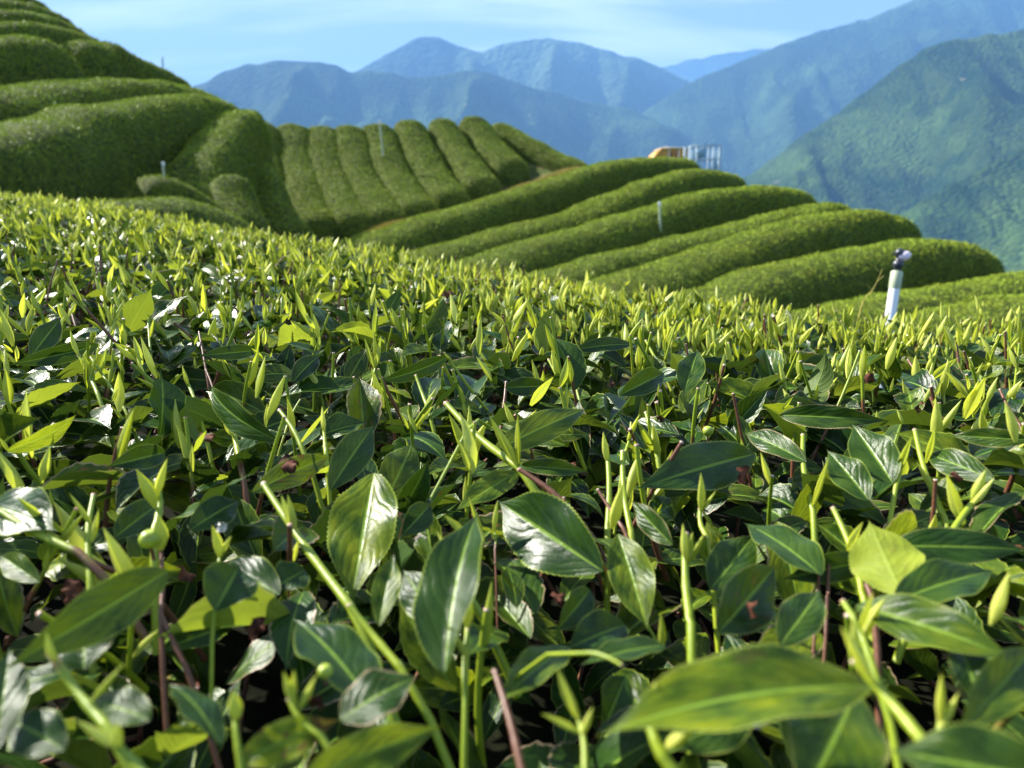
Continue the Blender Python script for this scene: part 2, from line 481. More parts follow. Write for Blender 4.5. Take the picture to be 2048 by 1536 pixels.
# ---------------------------------------------------------------- rows of clipped tea (source-pixel crest line + distance)
# (key, width, height, end taper, [(u, v, distance)...], label)
ROWS = [
 # left hill, from the lowest up
 ('A0c', 1.5, 0.80, 0.8, [(150,410,8.2),(215,403,9),(324,398,10),(390,413,11),(440,436,11.8),(500,470,12.5)], 'low flat mound of clipped tea just above the near hedge, below the white stub pole'),
 ('A0b', 1.2, 0.75, 0.4, [(252,354,11.6),(290,350,11.8),(330,355,12.0),(375,374,12.3),(410,400,12.6),(450,434,13.0)], 'short hedge tongue carrying a white stub pole, jutting left into the shady hollow'),
 ('mound', 1.0, 0.8, 0.55, [(468,322,14.6),(459,345,14.3),(464,380,13.9),(487,420,13.4),(512,455,13.0)], 'small detached oval mound of tea in front of the fan of rows'),
 ('A0', 1.2, 0.85, 0.5, [(500,222,22.0),(482,220,20.6),(458,236,19.0),(434,264,17.2),(412,294,15.8),(390,326,14.8),(384,362,14.1),(402,396,13.4)], 'broad hump hedge curling down between the long left hedge and the fan'),
 ('A1', 1.6, 1.05, 0.9, [(-500,300,7.0),(-260,285,8.4),(-80,268,9.8),(0,255,10.6),(78,240,11.8),(117,231,12.6),(164,212,13.8),(254,205,15.8),(332,192,18),(390,194,20),(430,203,21.2),(458,214,22)], 'thick lowest hedge of the left slope, widest at the left edge'),
 ('A2', 2.0, 1.3, 0.8, [(-520,200,9.5),(-280,190,11),(-80,180,13),(0,174,14.2),(80,168,15.6),(160,164,17.4),(230,161,18.8),(290,163,20),(350,172,21.4),(400,186,22.8),(428,197,23.6)], 'dim hedge on the left slope with one patch of sun on its top'),
 ('A3', 2.0, 1.5, 1.0, [(-500,110,13),(-260,100,14.5),(-90,90,16),(0,79,17),(35,75,17.6),(72,82,18.3),(112,106,19.2)], 'rounded sunlit hump hedge in deep shade near the left edge'),
 ('A3b', 1.9, 1.5, 0.8, [(112,90,20.2),(150,83,20.8),(195,88,21.8),(240,102,22.4),(290,126,23.1),(340,153,23.9),(382,181,24.6)], 'hedge following the skyline of the left slope down to the saddle'),
 ('A4', 1.7, 1.2, 0.8, [(-520,55,15.5),(-260,50,17.5),(-60,47,19.5),(0,46,20.2),(60,46,21),(115,55,22),(170,78,23.2),(232,104,24.8)], 'fourth hedge up the left slope, right above the two humps'),
 ('A5', 1.6, 1.1, 0.8, [(-520,20,17.5),(-260,20,19.5),(-60,22,21.5),(0,22,22.2),(60,26,23),(115,42,24),(165,68,25.2)], 'thin fifth hedge up the left slope ending at the skyline'),
 ('A6', 1.6, 1.0, 0.8, [(-520,-12,19.5),(-260,-8,21.5),(-60,-2,23.5),(0,0,24.2),(50,8,25),(95,26,26),(140,50,27)], 'sixth hedge up the left slope, close under the picture corner'),
 ('A7', 1.6, 1.0, 0.8, [(-520,-46,21.5),(-260,-38,23.5),(-60,-28,25.5),(0,-20,26.2),(45,-8,27),(85,12,28)], 'topmost visible hedge of the left slope at the skyline'),
 ('A8', 1.6, 1.0, 0.8, [(-520,-90,23.5),(-260,-75,25.5),(-60,-60,27.5),(0,-48,28.2),(40,-30,29)], ''),
 # fan of rows on the knoll (run down the slope towards the lens)
 ('B0', 1.0, 0.7, 0.5, [(528,318,20.5),(534,350,19.4),(548,392,18.3),(572,430,17.4),(606,462,16.8)], 'narrow hedge filling the fold between the oval mound and the fan rows'),
 ('B1', 1.46, 0.75, 0.6, [(522,231,28.5),(520,254,27.8),(522,310,26.2),(532,355,24.8),(545,400,23.3),(556,432,22.2)], 'fan row standing leftmost on the knoll, next to the broad hump hedge'),
 ('B2', 1.46, 0.75, 0.6, [(583,237,29),(585,260,28.3),(592,310,26.8),(604,360,25.0),(622,408,23.4),(640,440,22.2)], 'second fan row from the left on the knoll'),
 ('B3', 1.46, 0.75, 0.6, [(640,239,29.3),(642,262,28.6),(652,315,26.9),(668,360,25.3),(692,402,23.8),(716,434,22.6)], 'third fan row from the left on the knoll'),
 ('B4', 1.46, 0.75, 0.6, [(694,239,29.6),(698,262,28.9),(712,318,27.1),(731,358,25.7),(758,396,24.3),(786,424,23.2)], 'fan row bearing no pole, directly left of the row with the tall thin pole'),
 ('B5', 1.46, 0.75, 0.6, [(753,235,30),(758,258,29.3),(778,314,27.5),(802,354,26.1),(824,384,25.0),(848,411,24.0)], 'fan row with the tall thin pole standing in it'),
 ('B6', 1.46, 0.78, 0.6, [(816,228,30.6),(824,252,29.9),(850,304,28.2),(874,342,26.9),(894,368,25.9),(910,388,25.1)], 'fan row just right of the row with the tall thin pole'),
 ('B7', 1.46, 0.80, 0.6, [(880,225,31.2),(892,248,30.5),(920,292,29.1),(944,324,27.9),(962,350,26.9),(972,364,26.4)], 'third fan row counted from the right end of the knoll'),
 ('B8', 1.46, 0.82, 0.6, [(940,221,31.9),(956,242,31.3),(985,280,30.1),(1012,304,29.2),(1036,328,28.3)], 'second fan row from the right end of the knoll'),
 ('B9', 1.46, 0.85, 0.8, [(985,238,33),(1012,249,32.5),(1050,270,31.8),(1092,292,31.1),(1130,311,30.6),(1168,326,30.2),(1196,336,30)], 'end row of the fan, sloping down the right rim of the knoll'),
 # terraced rows on the right
 ('C1', 1.6, 0.85, 0.9, [(640,510,15.5),(720,478,17),(790,454,18.6),(880,426,20.6),(960,402,22.2),(1050,376,24),(1130,351,25.6),(1210,327,27.2),(1290,317,28.8),(1350,317,30),(1392,323,30.8)], 'uppermost terrace hedge at the right, just below the ochre shed'),
 ('C2', 1.5, 0.85, 0.9, [(760,530,13.6),(860,498,15.2),(960,470,16.9),(1069,442,18.6),(1150,420,20),(1220,390,21.6),(1300,360,23.4),(1380,340,25),(1440,344,26.2),(1478,356,27)], 'second terrace hedge down, tapering to a point below the steel frame'),
 ('C3', 1.5, 0.85, 0.9, [(900,535,12),(1000,505,13.5),(1120,468,15.2),(1248,431,17.2),(1330,405,18.6),(1400,387,19.8),(1470,377,21),(1540,375,22),(1590,382,22.8),(1622,394,23.3)], 'terrace hedge with a white stub pole standing in its sunny side'),
 ('C4', 1.3, 0.75, 0.8, [(1050,555,11),(1150,527,12.4),(1248,501,13.8),(1365,474,15.4),(1482,447,17),(1560,428,18.2),(1620,414,19.2),(1665,409,20),(1698,415,20.5)], 'thin terrace hedge squeezed between two thicker ones'),
 ('C5', 1.55, 0.85, 0.9, [(1100,600,9.6),(1180,574,10.6),(1248,552,11.6),(1330,526,12.8),(1404,501,13.9),(1521,462,15.6),(1600,437,16.8),(1678,424,17.8),(1750,425,18.6),(1800,438,19.1),(1828,455,19.3)], 'long terrace hedge ending in a blunt tip above the sprinkler'),
 ('C6', 1.5, 0.85, 0.9, [(1300,618,8.6),(1370,596,9.3),(1443,572,10.1),(1521,541,11.1),(1638,512,12.4),(1756,493,13.6),(1834,482,14.4),(1905,484,15),(1960,501,15.3),(1998,524,15.4)], 'terrace hedge right behind the sprinkler head, dark along its foot'),
 ('C7', 1.5, 0.80, 0.9, [(1560,640,8.2),(1680,616,9.2),(1795,591,10.2),(1912,574,11.2),(2010,554,12.2),(2080,546,13),(2200,540,14),(2330,545,15),(2440,570,15.6)], 'lowest terrace hedge showing, running out of the picture at the right edge'),
 ('C8', 1.5, 0.80, 0.9, [(1800,640,7.4),(1900,622,8),(2000,600,8.8),(2120,588,9.8),(2260,584,10.8),(2400,590,11.8),(2520,610,12.6)], 'grassy looking hedge band behind the near shoots at the far right corner'),
]

def resample(pts, step):
    pts = np.asarray(pts, float)
    # Catmull-Rom through the points
    P0 = np.vstack([2 * pts[0] - pts[1], pts, 2 * pts[-1] - pts[-2]])
    outp = []
    for i in range(1, len(P0) - 2):
        a, b, c, d = P0[i - 1], P0[i], P0[i + 1], P0[i + 2]
        for t in np.linspace(0, 1, 12, endpoint=False):
            outp.append(0.5 * ((2 * b) + (-a + c) * t + (2 * a - 5 * b + 4 * c - d) * t ** 2 + (-a + 3 * b - 3 * c + d) * t ** 3))
    outp.append(pts[-1])
    outp = np.array(outp)
    L = np.concatenate([[0], np.cumsum(np.linalg.norm(np.diff(outp, axis=0), axis=1))])
    n = max(4, int(L[-1] / step) + 1)
    s = np.linspace(0, L[-1], n)
    return np.stack([np.interp(s, L, outp[:, k]) for k in range(3)], 1), s

row_paths = {}
ctrl = []
for key, w, h, tap, pts, label in ROWS:
    wp = np.array([P(*p) for p in pts])
    path, s = resample(wp, 0.22)
    row_paths[key] = (path, s)
    for p in path[::3]:
        ctrl.append((p[0], p[1], p[2] - h, 0.15))

# ---------------------------------------------------------------- hillside terrain
extra = []
def ctl(u, v, y, drop): 
    p = P(u, v, y); extra.append((p[0], p[1], p[2] - drop, 0.3))
for x in np.arange(-7, 9, 1.6):
    for y in (-8, -5.5, -3, -1, 1, 3, 4.8):
        extra.append((x, y, -1.02 - 0.015 * x + 0.02 * y, 0.3))
# ground falls away behind each skyline
STRIP = [(705,466,19.2),(760,452,20.2),(800,441,20.9),(880,416,22.4),(960,391,24),(1050,366,25.8),(1130,343,27.3),(1190,331,28.6)]
for u_, v_, y_ in STRIP:
    ctl(u_, v_, y_, 0.04)
for y_ in (13.5, 15, 16.5, 18, 19.5):
    for u_ in (545, 600, 660, 720):
        ctl(u_, 478, y_, 0.25)
for key, off in (('A3b', 3.0), ('A7', 3.0), ('A8', 3.5)):
    path = row_paths[key][0]
    for p in path[::6]:
        extra.append((p[0] + 1.2, p[1] + off, p[2] - 1.9, 0.3))
for u, v, y in ((522,240,33),(583,246,33.5),(640,248,34),(700,250,34.5),(760,250,35),(820,243,35.5),(880,242,36),(940,240,36.5),(1000,245,37),(1070,270,36.5),(1140,300,35.5),(1190,330,34.5)):
    ctl(u, v, y, 2.6)
for u, v, y in ((1290,317,34),(1350,317,34.5),(1420,330,33.5),(1210,330,33)):
    ctl(u, v, y, 2.2)
for key in ('C2', 'C3', 'C4', 'C5', 'C6'):
    e = row_paths[key][0][-1]
    extra.append((e[0] + 1.6, e[1] + 0.9, e[2] - 2.0, 0.3))
    extra.append((e[0] + 3.2, e[1] + 2.2, e[2] - 3.8, 0.3))
CT = np.array(ctrl + extra)
cxy = CT[:, :2]
def tps(r2):
    return 0.5 * r2 * np.log(r2 + 1e-9)
_d2 = ((cxy[:, None] - cxy[None]) ** 2).sum(-1)
_K = tps(_d2) + np.diag(CT[:, 3] * 2.0)
_Pm = np.column_stack([np.ones(len(cxy)), cxy])
_A = np.block([[_K, _Pm], [_Pm.T, np.zeros((3, 3))]])
_w = np.linalg.solve(_A, np.concatenate([CT[:, 2], np.zeros(3)]))

def ground(x, y):
    x = np.asarray(x, float); y = np.asarray(y, float)
    sh = x.shape; q = np.stack([x.ravel(), y.ravel()], 1)
    z = np.empty(len(q))
    for i in range(0, len(q), 4000):
        qq = q[i:i + 4000]
        d2 = ((qq[:, None] - cxy[None]) ** 2).sum(-1)
        zz = tps(d2) @ _w[:-3] + _w[-3] + qq @ _w[-2:]
        dm = np.sqrt(d2.min(1)); zn = CT[d2.argmin(1), 2]
        wI = 1 / (d2 + 0.5) ** 1.5
        zi = (wI * CT[:, 2]).sum(1) / wI.sum(1)
        t = np.clip((dm - 1.3) / 3.0, 0, 1); t = t * t * (3 - 2 * t)
        zz = np.clip(zz, zn - 2.5, zn + 2.5)
        z[i:i + 4000] = zz * (1 - t) + zi * t - 0.62 * np.maximum(0, dm - 2.2)
    z = np.maximum(z, -420)
    return z.reshape(sh)

g1 = np.arange(-27, 27.01, 0.45)
far = 27 + np.cumsum(0.8 * 1.14 ** np.arange(36))
gx = np.concatenate([-far[::-1], g1, far])
gy = np.concatenate([-far[::-1] + 15, g1 + 15, far + 15])
GX, GY = np.meshgrid(gx, gy, indexing='ij')
GZ = ground(GX, GY)
near_m = (np.abs(GX) < 30) & (GY > -12) & (GY < 45)
GZ += np.where(near_m, 0.10 * (fbm(GX * 1.3, GY * 1.3, 3, 3) - 0.5), 0)
hill = mesh_obj('hillside_ground', np.stack([GX, GY, GZ], -1).reshape(-1, 3), grid_faces(len(gx), len(gy)), MAT_SOIL)
hill['kind'] = 'structure'

# ---------------------------------------------------------------- clipped hedges of the slopes
def hedge(key, w, h, tap, label):
    path, s = row_paths[key]
    n = len(path)
    tan = norm(np.gradient(path, axis=0) * np.array([1, 1, 0]))
    side = np.stack([tan[:, 1], -tan[:, 0], np.zeros(n)], 1)
    sd = abs(hash(key)) % 97 if False else sum(ord(c) for c in key)
    # rounded ends
    e0 = np.clip(s / tap, 0, 1); e1 = np.clip((s[-1] - s) / tap, 0, 1)
    k = np.sqrt(np.clip(1 - (1 - e0) ** 2.2, 0, 1)) * np.sqrt(np.clip(1 - (1 - e1) ** 2.2, 0, 1))
    k = np.maximum(k, 0.05)
    lump = 1 + 0.20 * (fbm(s * 0.7, s * 0 + sd, sd, 3) - 0.5)
    M = 17
    th = np.linspace(-math.pi / 2, math.pi / 2, M)
    lat = np.sign(np.sin(th)) * np.abs(np.sin(th)) ** 0.85
    hgt = np.cos(th).clip(0) ** (0.55 if key[0] == 'B' else 0.56)
    gz_c = ground(path[:, 0], path[:, 1])
    V = np.zeros((n, M, 3))
    hw = (w / 2) * k * lump
    V[:, :, :2] = path[:, None, :2] + side[:, None, :2] * (hw[:, None] * lat[None])[..., None]
    gzz = ground(V[:, :, 0], V[:, :, 1])
    base = np.minimum(gzz, path[:, None, 2] - 0.25 * h) - 0.12
    top = path[:, 2] + 0.10 * h * (fbm(s * 1.1, s * 0 + sd + 3, sd + 1, 2) - 0.5)
    topk = top - (1 - k) * h * 0.75
    V[:, :, 2] = base + (topk[:, None] - base) * hgt[None]
    nn = (fbm(V[:, :, 0] * 2.6 + V[:, :, 2], V[:, :, 1] * 2.6 - V[:, :, 2], sd + 5, 3) - 0.5) * 0.13
    V[:, :, :2] += side[:, None, :2] * (nn * np.sign(lat)[None] * k[:, None])[..., None]
    V[:, :, 2] += nn * 0.6 * hgt[None]
    ground_pt = (float(path[n // 2, 0]), float(path[n // 2, 1]), float(gz_c[n // 2]))
    fq = grid_faces(n, M)
    body = mesh_obj('tea_hedge', V.reshape(-1, 3), fq, MAT_BODY, loc=ground_pt)
    thing(body, label, 'tea hedge', 'clipped tea hedges on the slopes')
    # leaves standing on the clipped surface
    VV = V.reshape(-1, 3)
    a, b, c, d = (VV[fq[:, i]] for i in range(4))
    nrm = np.cross(c - a, d - b)
    area = 0.5 * np.linalg.norm(nrm, axis=1)
    nrm = norm(nrm)
    ctr = (a + b + c + d) / 4
    outw = ctr - np.column_stack([path[np.repeat(np.arange(n - 1), M - 1), :2], (topk - h * 0.7)[np.repeat(np.arange(n - 1), M - 1)]])
    nrm *= np.sign((nrm * outw).sum(1, keepdims=True) + 1e-9)
    dist = np.linalg.norm(ctr, axis=1)
    u_, v_, _ = proj(ctr)
    infr = (u_ > -200) & (u_ < 2250) & (v_ > -120)
    facing = ((-ctr * nrm).sum(1) > -0.25 * dist)
    dens = np.where(infr, 980, 90) * np.clip(17 / dist, 0.55, 1.6)
    dens = np.where(facing, dens, dens * 0.25)
    cnt = rng.poisson(area * dens)
    idx = np.repeat(np.arange(len(fq)), cnt)
    m = len(idx)
    r1, r2 = rng.random((2, m, 1))
    pt = (a[idx] * (1 - r1) + b[idx] * r1) * (1 - r2) + (d[idx] * (1 - r1) + c[idx] * r1) * r2
    nn_ = nrm[idx]
    size = 0.031 * np.clip(dist[idx] / 15, 0.75, 1.5) * (0.6 + 0.8 * rng.random(m))
    dirv = norm(nn_ * (0.25 + 0.5 * rng.random((m, 1))) + np.array([0, 0, 0.2]) + 0.7 * rng.normal(size=(m, 3)))
    sv = norm(np.cross(dirv, nn_ + 0.55 * rng.normal(size=(m, 3))))
    pt = pt + nn_ * (rng.random((m, 1)) * 0.045 - 0.02)
    L = size[:, None]; W = L * 0.27
    q = np.stack([pt - sv * W * 1.15, pt + sv * W * 1.15, pt + dirv * L * 1.15], 1)
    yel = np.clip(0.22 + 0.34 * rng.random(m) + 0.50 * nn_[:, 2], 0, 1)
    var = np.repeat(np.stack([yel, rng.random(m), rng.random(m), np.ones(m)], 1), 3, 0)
    f = np.arange(m * 3).reshape(-1, 3)
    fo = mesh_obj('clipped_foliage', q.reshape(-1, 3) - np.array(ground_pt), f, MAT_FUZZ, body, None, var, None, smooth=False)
    fo['kind'] = 'stuff'
    return m

tot = 0
for key, w, h, tap, pts, label in ROWS:
    if not label:
        label = 'hedge just past the skyline above the topmost visible row'
    tot += hedge(key, w, h, tap, label)
print('hedge leaves', tot)

# weeds along the foot of the fan and in the hollow
def grass_patch(name, pts, width, count, hgt, mat):
    path, s = resample([P(*p) for p in pts], 0.3)
    i = rng.integers(0, len(path), count)
    xy = path[i, :2] + rng.normal(size=(count, 2)) * width
    z = ground(xy[:, 0], xy[:, 1])
    b = np.column_stack([xy, z])
    d = norm(np.column_stack([rng.normal(size=(count, 2)) * 0.45, np.ones(count)]))
    L = hgt * (0.5 + rng.random((count, 1)))
    sv = norm(np.cross(d, rng.normal(size=(count, 3)))) * 0.008
    tri = np.stack([b - sv, b + sv, b + d * L], 1)
    o = mesh_obj(name, tri.reshape(-1, 3), np.arange(count * 3).reshape(-1, 3), mat, smooth=False)
    o['kind'] = 'stuff'
grass_patch('grass', STRIP, 0.32, 26000, 0.11, MAT_STRAW)
grass_patch('grass', [(180,380,12),(230,350,14.5),(280,310,17),(340,270,20),(400,240,23)], 0.5, 6000, 0.14, MAT_STRAW)

# ---------------------------------------------------------------- mountains
def mountain(sil, dist, run, zb, seed, mat, amp, nf, back=0.5, nu=210, nv=84, dspread=0.0):
    sil = np.array(sil, float)
    u = np.linspace(sil[0, 0], sil[-1, 0], nu)
    # smooth interpolation plus small crest unevenness
    v = np.interp(u, sil[:, 0], sil[:, 1])
    kk = np.hanning(7); kk /= kk.sum()
    v = np.convolve(np.pad(v, 3, mode='edge'), kk, 'valid')
    v += (fbm(u / 26.0, u * 0 + seed, seed, 4) - 0.5) * 9
    dd = dist * (1 + dspread * (u - u[0]) / (u[-1] - u[0]))
    ridge = np.array([P(a, b, c) for a, b, c in zip(u, v, dd)])
    t = np.concatenate([np.linspace(-back, 0, 24, endpoint=False), np.linspace(0, 1, nv)])
    Hh = ridge[:, 2] - zb
    Vv = np.zeros((nu, len(t), 3))
    x0 = ridge[:, 0] / dist
    for j, tt in enumerate(t):
        at = abs(tt)
        prof = (1 - at) ** 1.12 if tt >= 0 else (1 - at) ** 1.4
        g1_ = ridged(x0 * nf + 0.35 * tt, tt * 1.1 + seed * 0 + 2.0 + x0 * 0.6, seed, 4)
        g2_ = fbm(x0 * nf * 3 + 0.5 * tt, tt * 7, seed + 1, 4)
        env = np.minimum(at * 5, 1) * (1 - 0.35 * at)
        z = zb + Hh * prof + 1.5 * amp * env * (g1_ - 0.55) + amp * 0.35 * env * (g2_ - 0.5)
        Vv[:, j, 0] = ridge[:, 0] - ridge[:, 0] * 0.25 * tt * run / dist + amp * 0.3 * env * (fbm(x0 * nf, tt * 3, seed + 2, 2) - 0.5)
        Vv[:, j, 1] = ridge[:, 1] - tt * run
        Vv[:, j, 2] = np.maximum(z, zb - 50)
    o = mesh_obj('mountain', Vv.reshape(-1, 3), grid_faces(nu, len(t)), mat)
    o['kind'] = 'structure'
    return o

MF_FAR = forest_material('forest_far', (0.012, 0.028, 0.016), (0.045, 0.07, 0.035), 0.0022, 0)
MF_MID = forest_material('forest_mid', (0.008, 0.022, 0.010), (0.034, 0.062, 0.020), 0.0045, 0.74)
MF_NEAR = forest_material('forest_near', (0.008, 0.028, 0.010), (0.036, 0.062, 0.016), 0.010, 0.72)
MF_VAL = forest_material('forest_valley', (0.02, 0.05, 0.02), (0.06, 0.10, 0.035), 0.002, 0)

mountain([(1200,170),(1300,140),(1340,130),(1400,115),(1440,110),(1480,103),(1530,98),(1620,104),(1750,120),(2000,140)], 10500, 3500, -400, 21, MF_FAR, 300, 9)
mountain([(200,230),(420,215),(560,200),(700,150),(735,130),(770,108),(810,91),(835,76),(852,71),(880,76),(912,90),(945,101),(975,101),(1000,89),(1040,82),(1062,83),(1095,74),(1115,82),(1150,82),(1200,97),(1240,111),(1282,118),(1320,134),(1350,148),(1400,172),(1480,215),(1700,290),(2000,340)], 6500, 2700, -400, 4, MF_FAR, 420, 10)
mountain([(1150,330),(1250,250),(1370,170),(1420,146),(1470,129),(1530,104),(1600,74),(1680,51),(1740,37),(1800,10),(1835,-4),(1900,-22),(1980,-30),(2100,-34),(2300,-36),(2600,-30)], 5200, 2500, -400, 12, MF_MID, 330, 8)
mountain([(-300,160),(0,175),(200,185),(370,179),(412,163),(440,145),(500,128),(560,120),(640,121),(672,130),(706,146),(750,139),(800,150),(835,158),(870,155),(920,145),(970,142),(1010,155),(1060,175),(1110,185),(1180,205),(1250,213),(1320,245),(1400,280),(1460,318),(1500,350),(1560,420),(1650,520)], 4700, 2000, -400, 31, MF_MID, 270, 9)
mountain([(1320,470),(1420,400),(1500,349),(1540,321),(1600,277),(1640,250),(1700,207),(1740,175),(1765,158),(1810,122),(1860,92),(1900,80),(1950,75),(2000,66),(2048,60),(2150,35),(2300,10),(2600,0),(2900,40)], 2300, 1500, -330, 41, MF_NEAR, 150, 7)
mountain([(1560,600),(1660,540),(1750,470),(1840,405),(1900,370),(1960,338),(2048,292),(2160,240),(2300,200),(2600,180)], 1500, 900, -300, 52, MF_NEAR, 90, 6)
vx = np.linspace(-30000, 30000, 61)
VX, VY = np.meshgrid(vx, vx, indexing='ij')
VZ = -400 + 60 * fbm(VX / 2500, VY / 2500, 9, 3)
vo = mesh_obj('valley_floor', np.stack([VX, VY, VZ], -1).reshape(-1, 3), grid_faces(61, 61), MF_VAL)
vo['kind'] = 'structure'

# ---------------------------------------------------------------- haze
hz = bpy.data.materials.new('valley_air'); hz.use_nodes = True
hz.node_tree.nodes.clear()
pv_ = hz.node_tree.nodes.new('ShaderNodeVolumePrincipled')
pv_.inputs['Color'].default_value = (0.20, 0.45, 0.90, 1)
pv_.inputs['Density'].default_value = 0.000145
pv_.inputs['Anisotropy'].default_value = 0.0
oo = hz.node_tree.nodes.new('ShaderNodeOutputMaterial')
hz.node_tree.links.new(pv_.outputs[0], oo.inputs['Volume'])
hx, hy0, hy1, hz0, hz1 = 31000, -31000, 31000, -460, 1640
HV = np.array([[x, y, z] for x in (-hx, hx) for y in (hy0, hy1) for z in (hz0, hz1)], float)
HF = np.array([[0, 1, 3, 2], [4, 6, 7, 5], [0, 4, 5, 1], [2, 3, 7, 6], [0, 2, 6, 4], [1, 5, 7, 3]])
ho = mesh_obj('haze', HV, HF, hz, smooth=False)
ho['kind'] = 'stuff'

# ---------------------------------------------------------------- tubes, boxes
def tube(path, rad, seg=8, cap=True, luvz=0.0, brown=(0, 0), bri=0.5, rnd=0.5, cutcap=False):
    """Swept tube; returns verts, list of faces, luv, var."""
    path = np.asarray(path, float); n = len(path)
    rad = np.broadcast_to(rad, (n,)).astype(float)
    tan = norm(np.gradient(path, axis=0))
    ref = np.array([0.31, 0.85, 0.43]) if abs(tan[0] @ np.array([0.31, 0.85, 0.43])) < 0.9 else np.array([1.0, 0, 0])
    s1 = norm(np.cross(tan, ref)); s2 = np.cross(tan, s1)
    an = np.linspace(0, 2 * math.pi, seg, endpoint=False)
    V = path[:, None] + rad[:, None, None] * (np.cos(an)[None, :, None] * s1[:, None] + np.sin(an)[None, :, None] * s2[:, None])
    V = V.reshape(-1, 3)
    i, j = np.meshgrid(np.arange(n - 1), np.arange(seg), indexing='ij')
    a = (i * seg + j).ravel(); b = (i * seg + (j + 1) % seg).ravel()
    Fq = np.stack([a, b, b + seg, a + seg], 1)
    luv = np.zeros((len(V), 3)); luv[:, 1] = np.repeat(np.linspace(0, 1, n), seg); luv[:, 2] = luvz
    var = np.zeros((len(V), 4)); var[:, 0] = np.repeat(np.linspace(brown[0], brown[1], n), seg)
    var[:, 1] = bri; var[:, 2] = rnd; var[:, 3] = 1
    # end cap as separate ring so that the cut end is crisp
    ring = V[-seg:].copy(); k = len(V)
    if cutcap:
        col = path[-1] + (ring - path[-1]) * rng.uniform(1.02, 1.22, (seg, 1)) + tan[-1] * rad[-1] * rng.uniform(0.3, 0.9, (seg, 1))
        c = col.mean(0) - tan[-1] * rad[-1] * 0.1
        V2 = np.vstack([V, ring, col, c[None]]); extra_n = 2 * seg + 1
        Fq = np.vstack([Fq, np.array([[k + j, k + (j + 1) % seg, k + seg + (j + 1) % seg, k + seg + j] for j in range(seg)])])
        tri = np.array([[k + seg + j, k + seg + (j + 1) % seg, k + 2 * seg] for j in range(seg)])
    else:
        c = path[-1] + tan[-1] * rad[-1] * 0.18
        V2 = np.vstack([V, ring, c[None]]); extra_n = seg + 1
        tri = np.array([[k + j, k + (j + 1) % seg, k + seg] for j in range(seg)])
    luv2 = np.vstack([luv, np.tile([0, 1, 1.0 if cutcap else luvz], (extra_n, 1))])
    var2 = np.vstack([var, np.tile(var[-1], (extra_n, 1))])
    return V2, Fq, tri, luv2, var2

def add_tube(acc, *a, **k):
    V, Fq, T, luv, var = tube(*a, **k)
    n0 = acc.n
    acc.add(V, Fq, luv, var)
    acc.f.append(T + n0)

def box(acc, lo, hi):
    lo = np.array(lo, float); hi = np.array(hi, float)
    V = np.array([[x, y, z] for x in (lo[0], hi[0]) for y in (lo[1], hi[1]) for z in (lo[2], hi[2])])
    acc.add(V, HF)

# ---------------------------------------------------------------- near hedge surface
_uc = np.array([-420, 0, 200, 400, 600, 700, 900, 1200, 1500, 1800, 2048, 2400])
_vc = np.array([372, 383, 400, 440, 468, 484, 515, 556, 598, 618, 622, 632])
_Dc = np.array([4.0, 3.3, 2.9, 2.4, 2.0, 1.85, 1.62, 1.38, 1.18, 1.05, 1.0, 0.95])
_phi, _sl = [], []
for a, b in zip(_uc, _vc):
    d = ray(a, b); rr = math.hypot(d[0], d[1])
    _phi.append(math.atan2(d[0], d[1])); _sl.append(d[2] / rr)
_phi = np.array(_phi); _sl = np.array(_sl)
CAMH = 0.142
def surf(x, y):
    x = np.asarray(x, float); y = np.asarray(y, float)
    r = np.hypot(x, y); ph = np.arctan2(x, y)
    D = np.interp(ph, _phi, _Dc); s = np.interp(ph, _phi, _sl)
    offset = 0.030
    z = s * r - CAMH * (1 - r / D) ** 2 * np.where(r > D, 2.4, 1.0) - offset * np.minimum(r / D, 1)
    back = np.clip(np.abs(ph) - 1.0, 0, 3)
    z = z - 0.02 * back
    z = z + 0.016 * (fbm(x * 7, y * 7, 77, 3) - 0.5) * np.clip(r * 4, 0, 1)
    return np.maximum(z, -0.75)
def surf_r(ph, t):
    D = np.interp(ph, _phi, _Dc)
    return t * D
def hit(u, v, off=0.0):
    d = ray(u, v)
    ts = np.geomspace(0.12, 5, 400)
    p = d[None] * ts[:, None]
    f = p[:, 2] - surf(p[:, 0], p[:, 1]) - off
    k = np.argmax(f < 0) if (f < 0).any() else len(ts) - 1
    return ts[k]

# hedge interior: body under the leaf layer, shade of the gaps painted near-black
ph = np.linspace(-2.7, 2.7, 150)
tt = np.concatenate([np.linspace(0.02, 1.0, 40), np.linspace(1.05, 1.75, 22)])
PH, TT = np.meshgrid(ph, tt, indexing='ij')
DD = np.interp(PH, _phi, _Dc)
BX, BY = np.sin(PH) * TT * DD, np.cos(PH) * TT * DD
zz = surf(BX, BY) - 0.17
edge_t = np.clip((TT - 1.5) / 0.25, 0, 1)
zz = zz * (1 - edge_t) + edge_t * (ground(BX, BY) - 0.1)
near_hedge = bpy.data.objects.new('tea_hedge', None)
COL.objects.link(near_hedge)
near_hedge.location = (0.0, 0.8, float(ground(np.array([0.0]), np.array([0.8]))[0]))
NH = np.array(near_hedge.location)
thing(near_hedge, 'near tea hedge filling the foreground, glossy dark leaves and freshly cut yellow green shoots', 'tea hedge')
mesh_obj('hedge_interior', np.stack([BX, BY, zz], -1).reshape(-1, 3) - NH, grid_faces(len(ph), len(tt)), MAT_DARK, near_hedge)

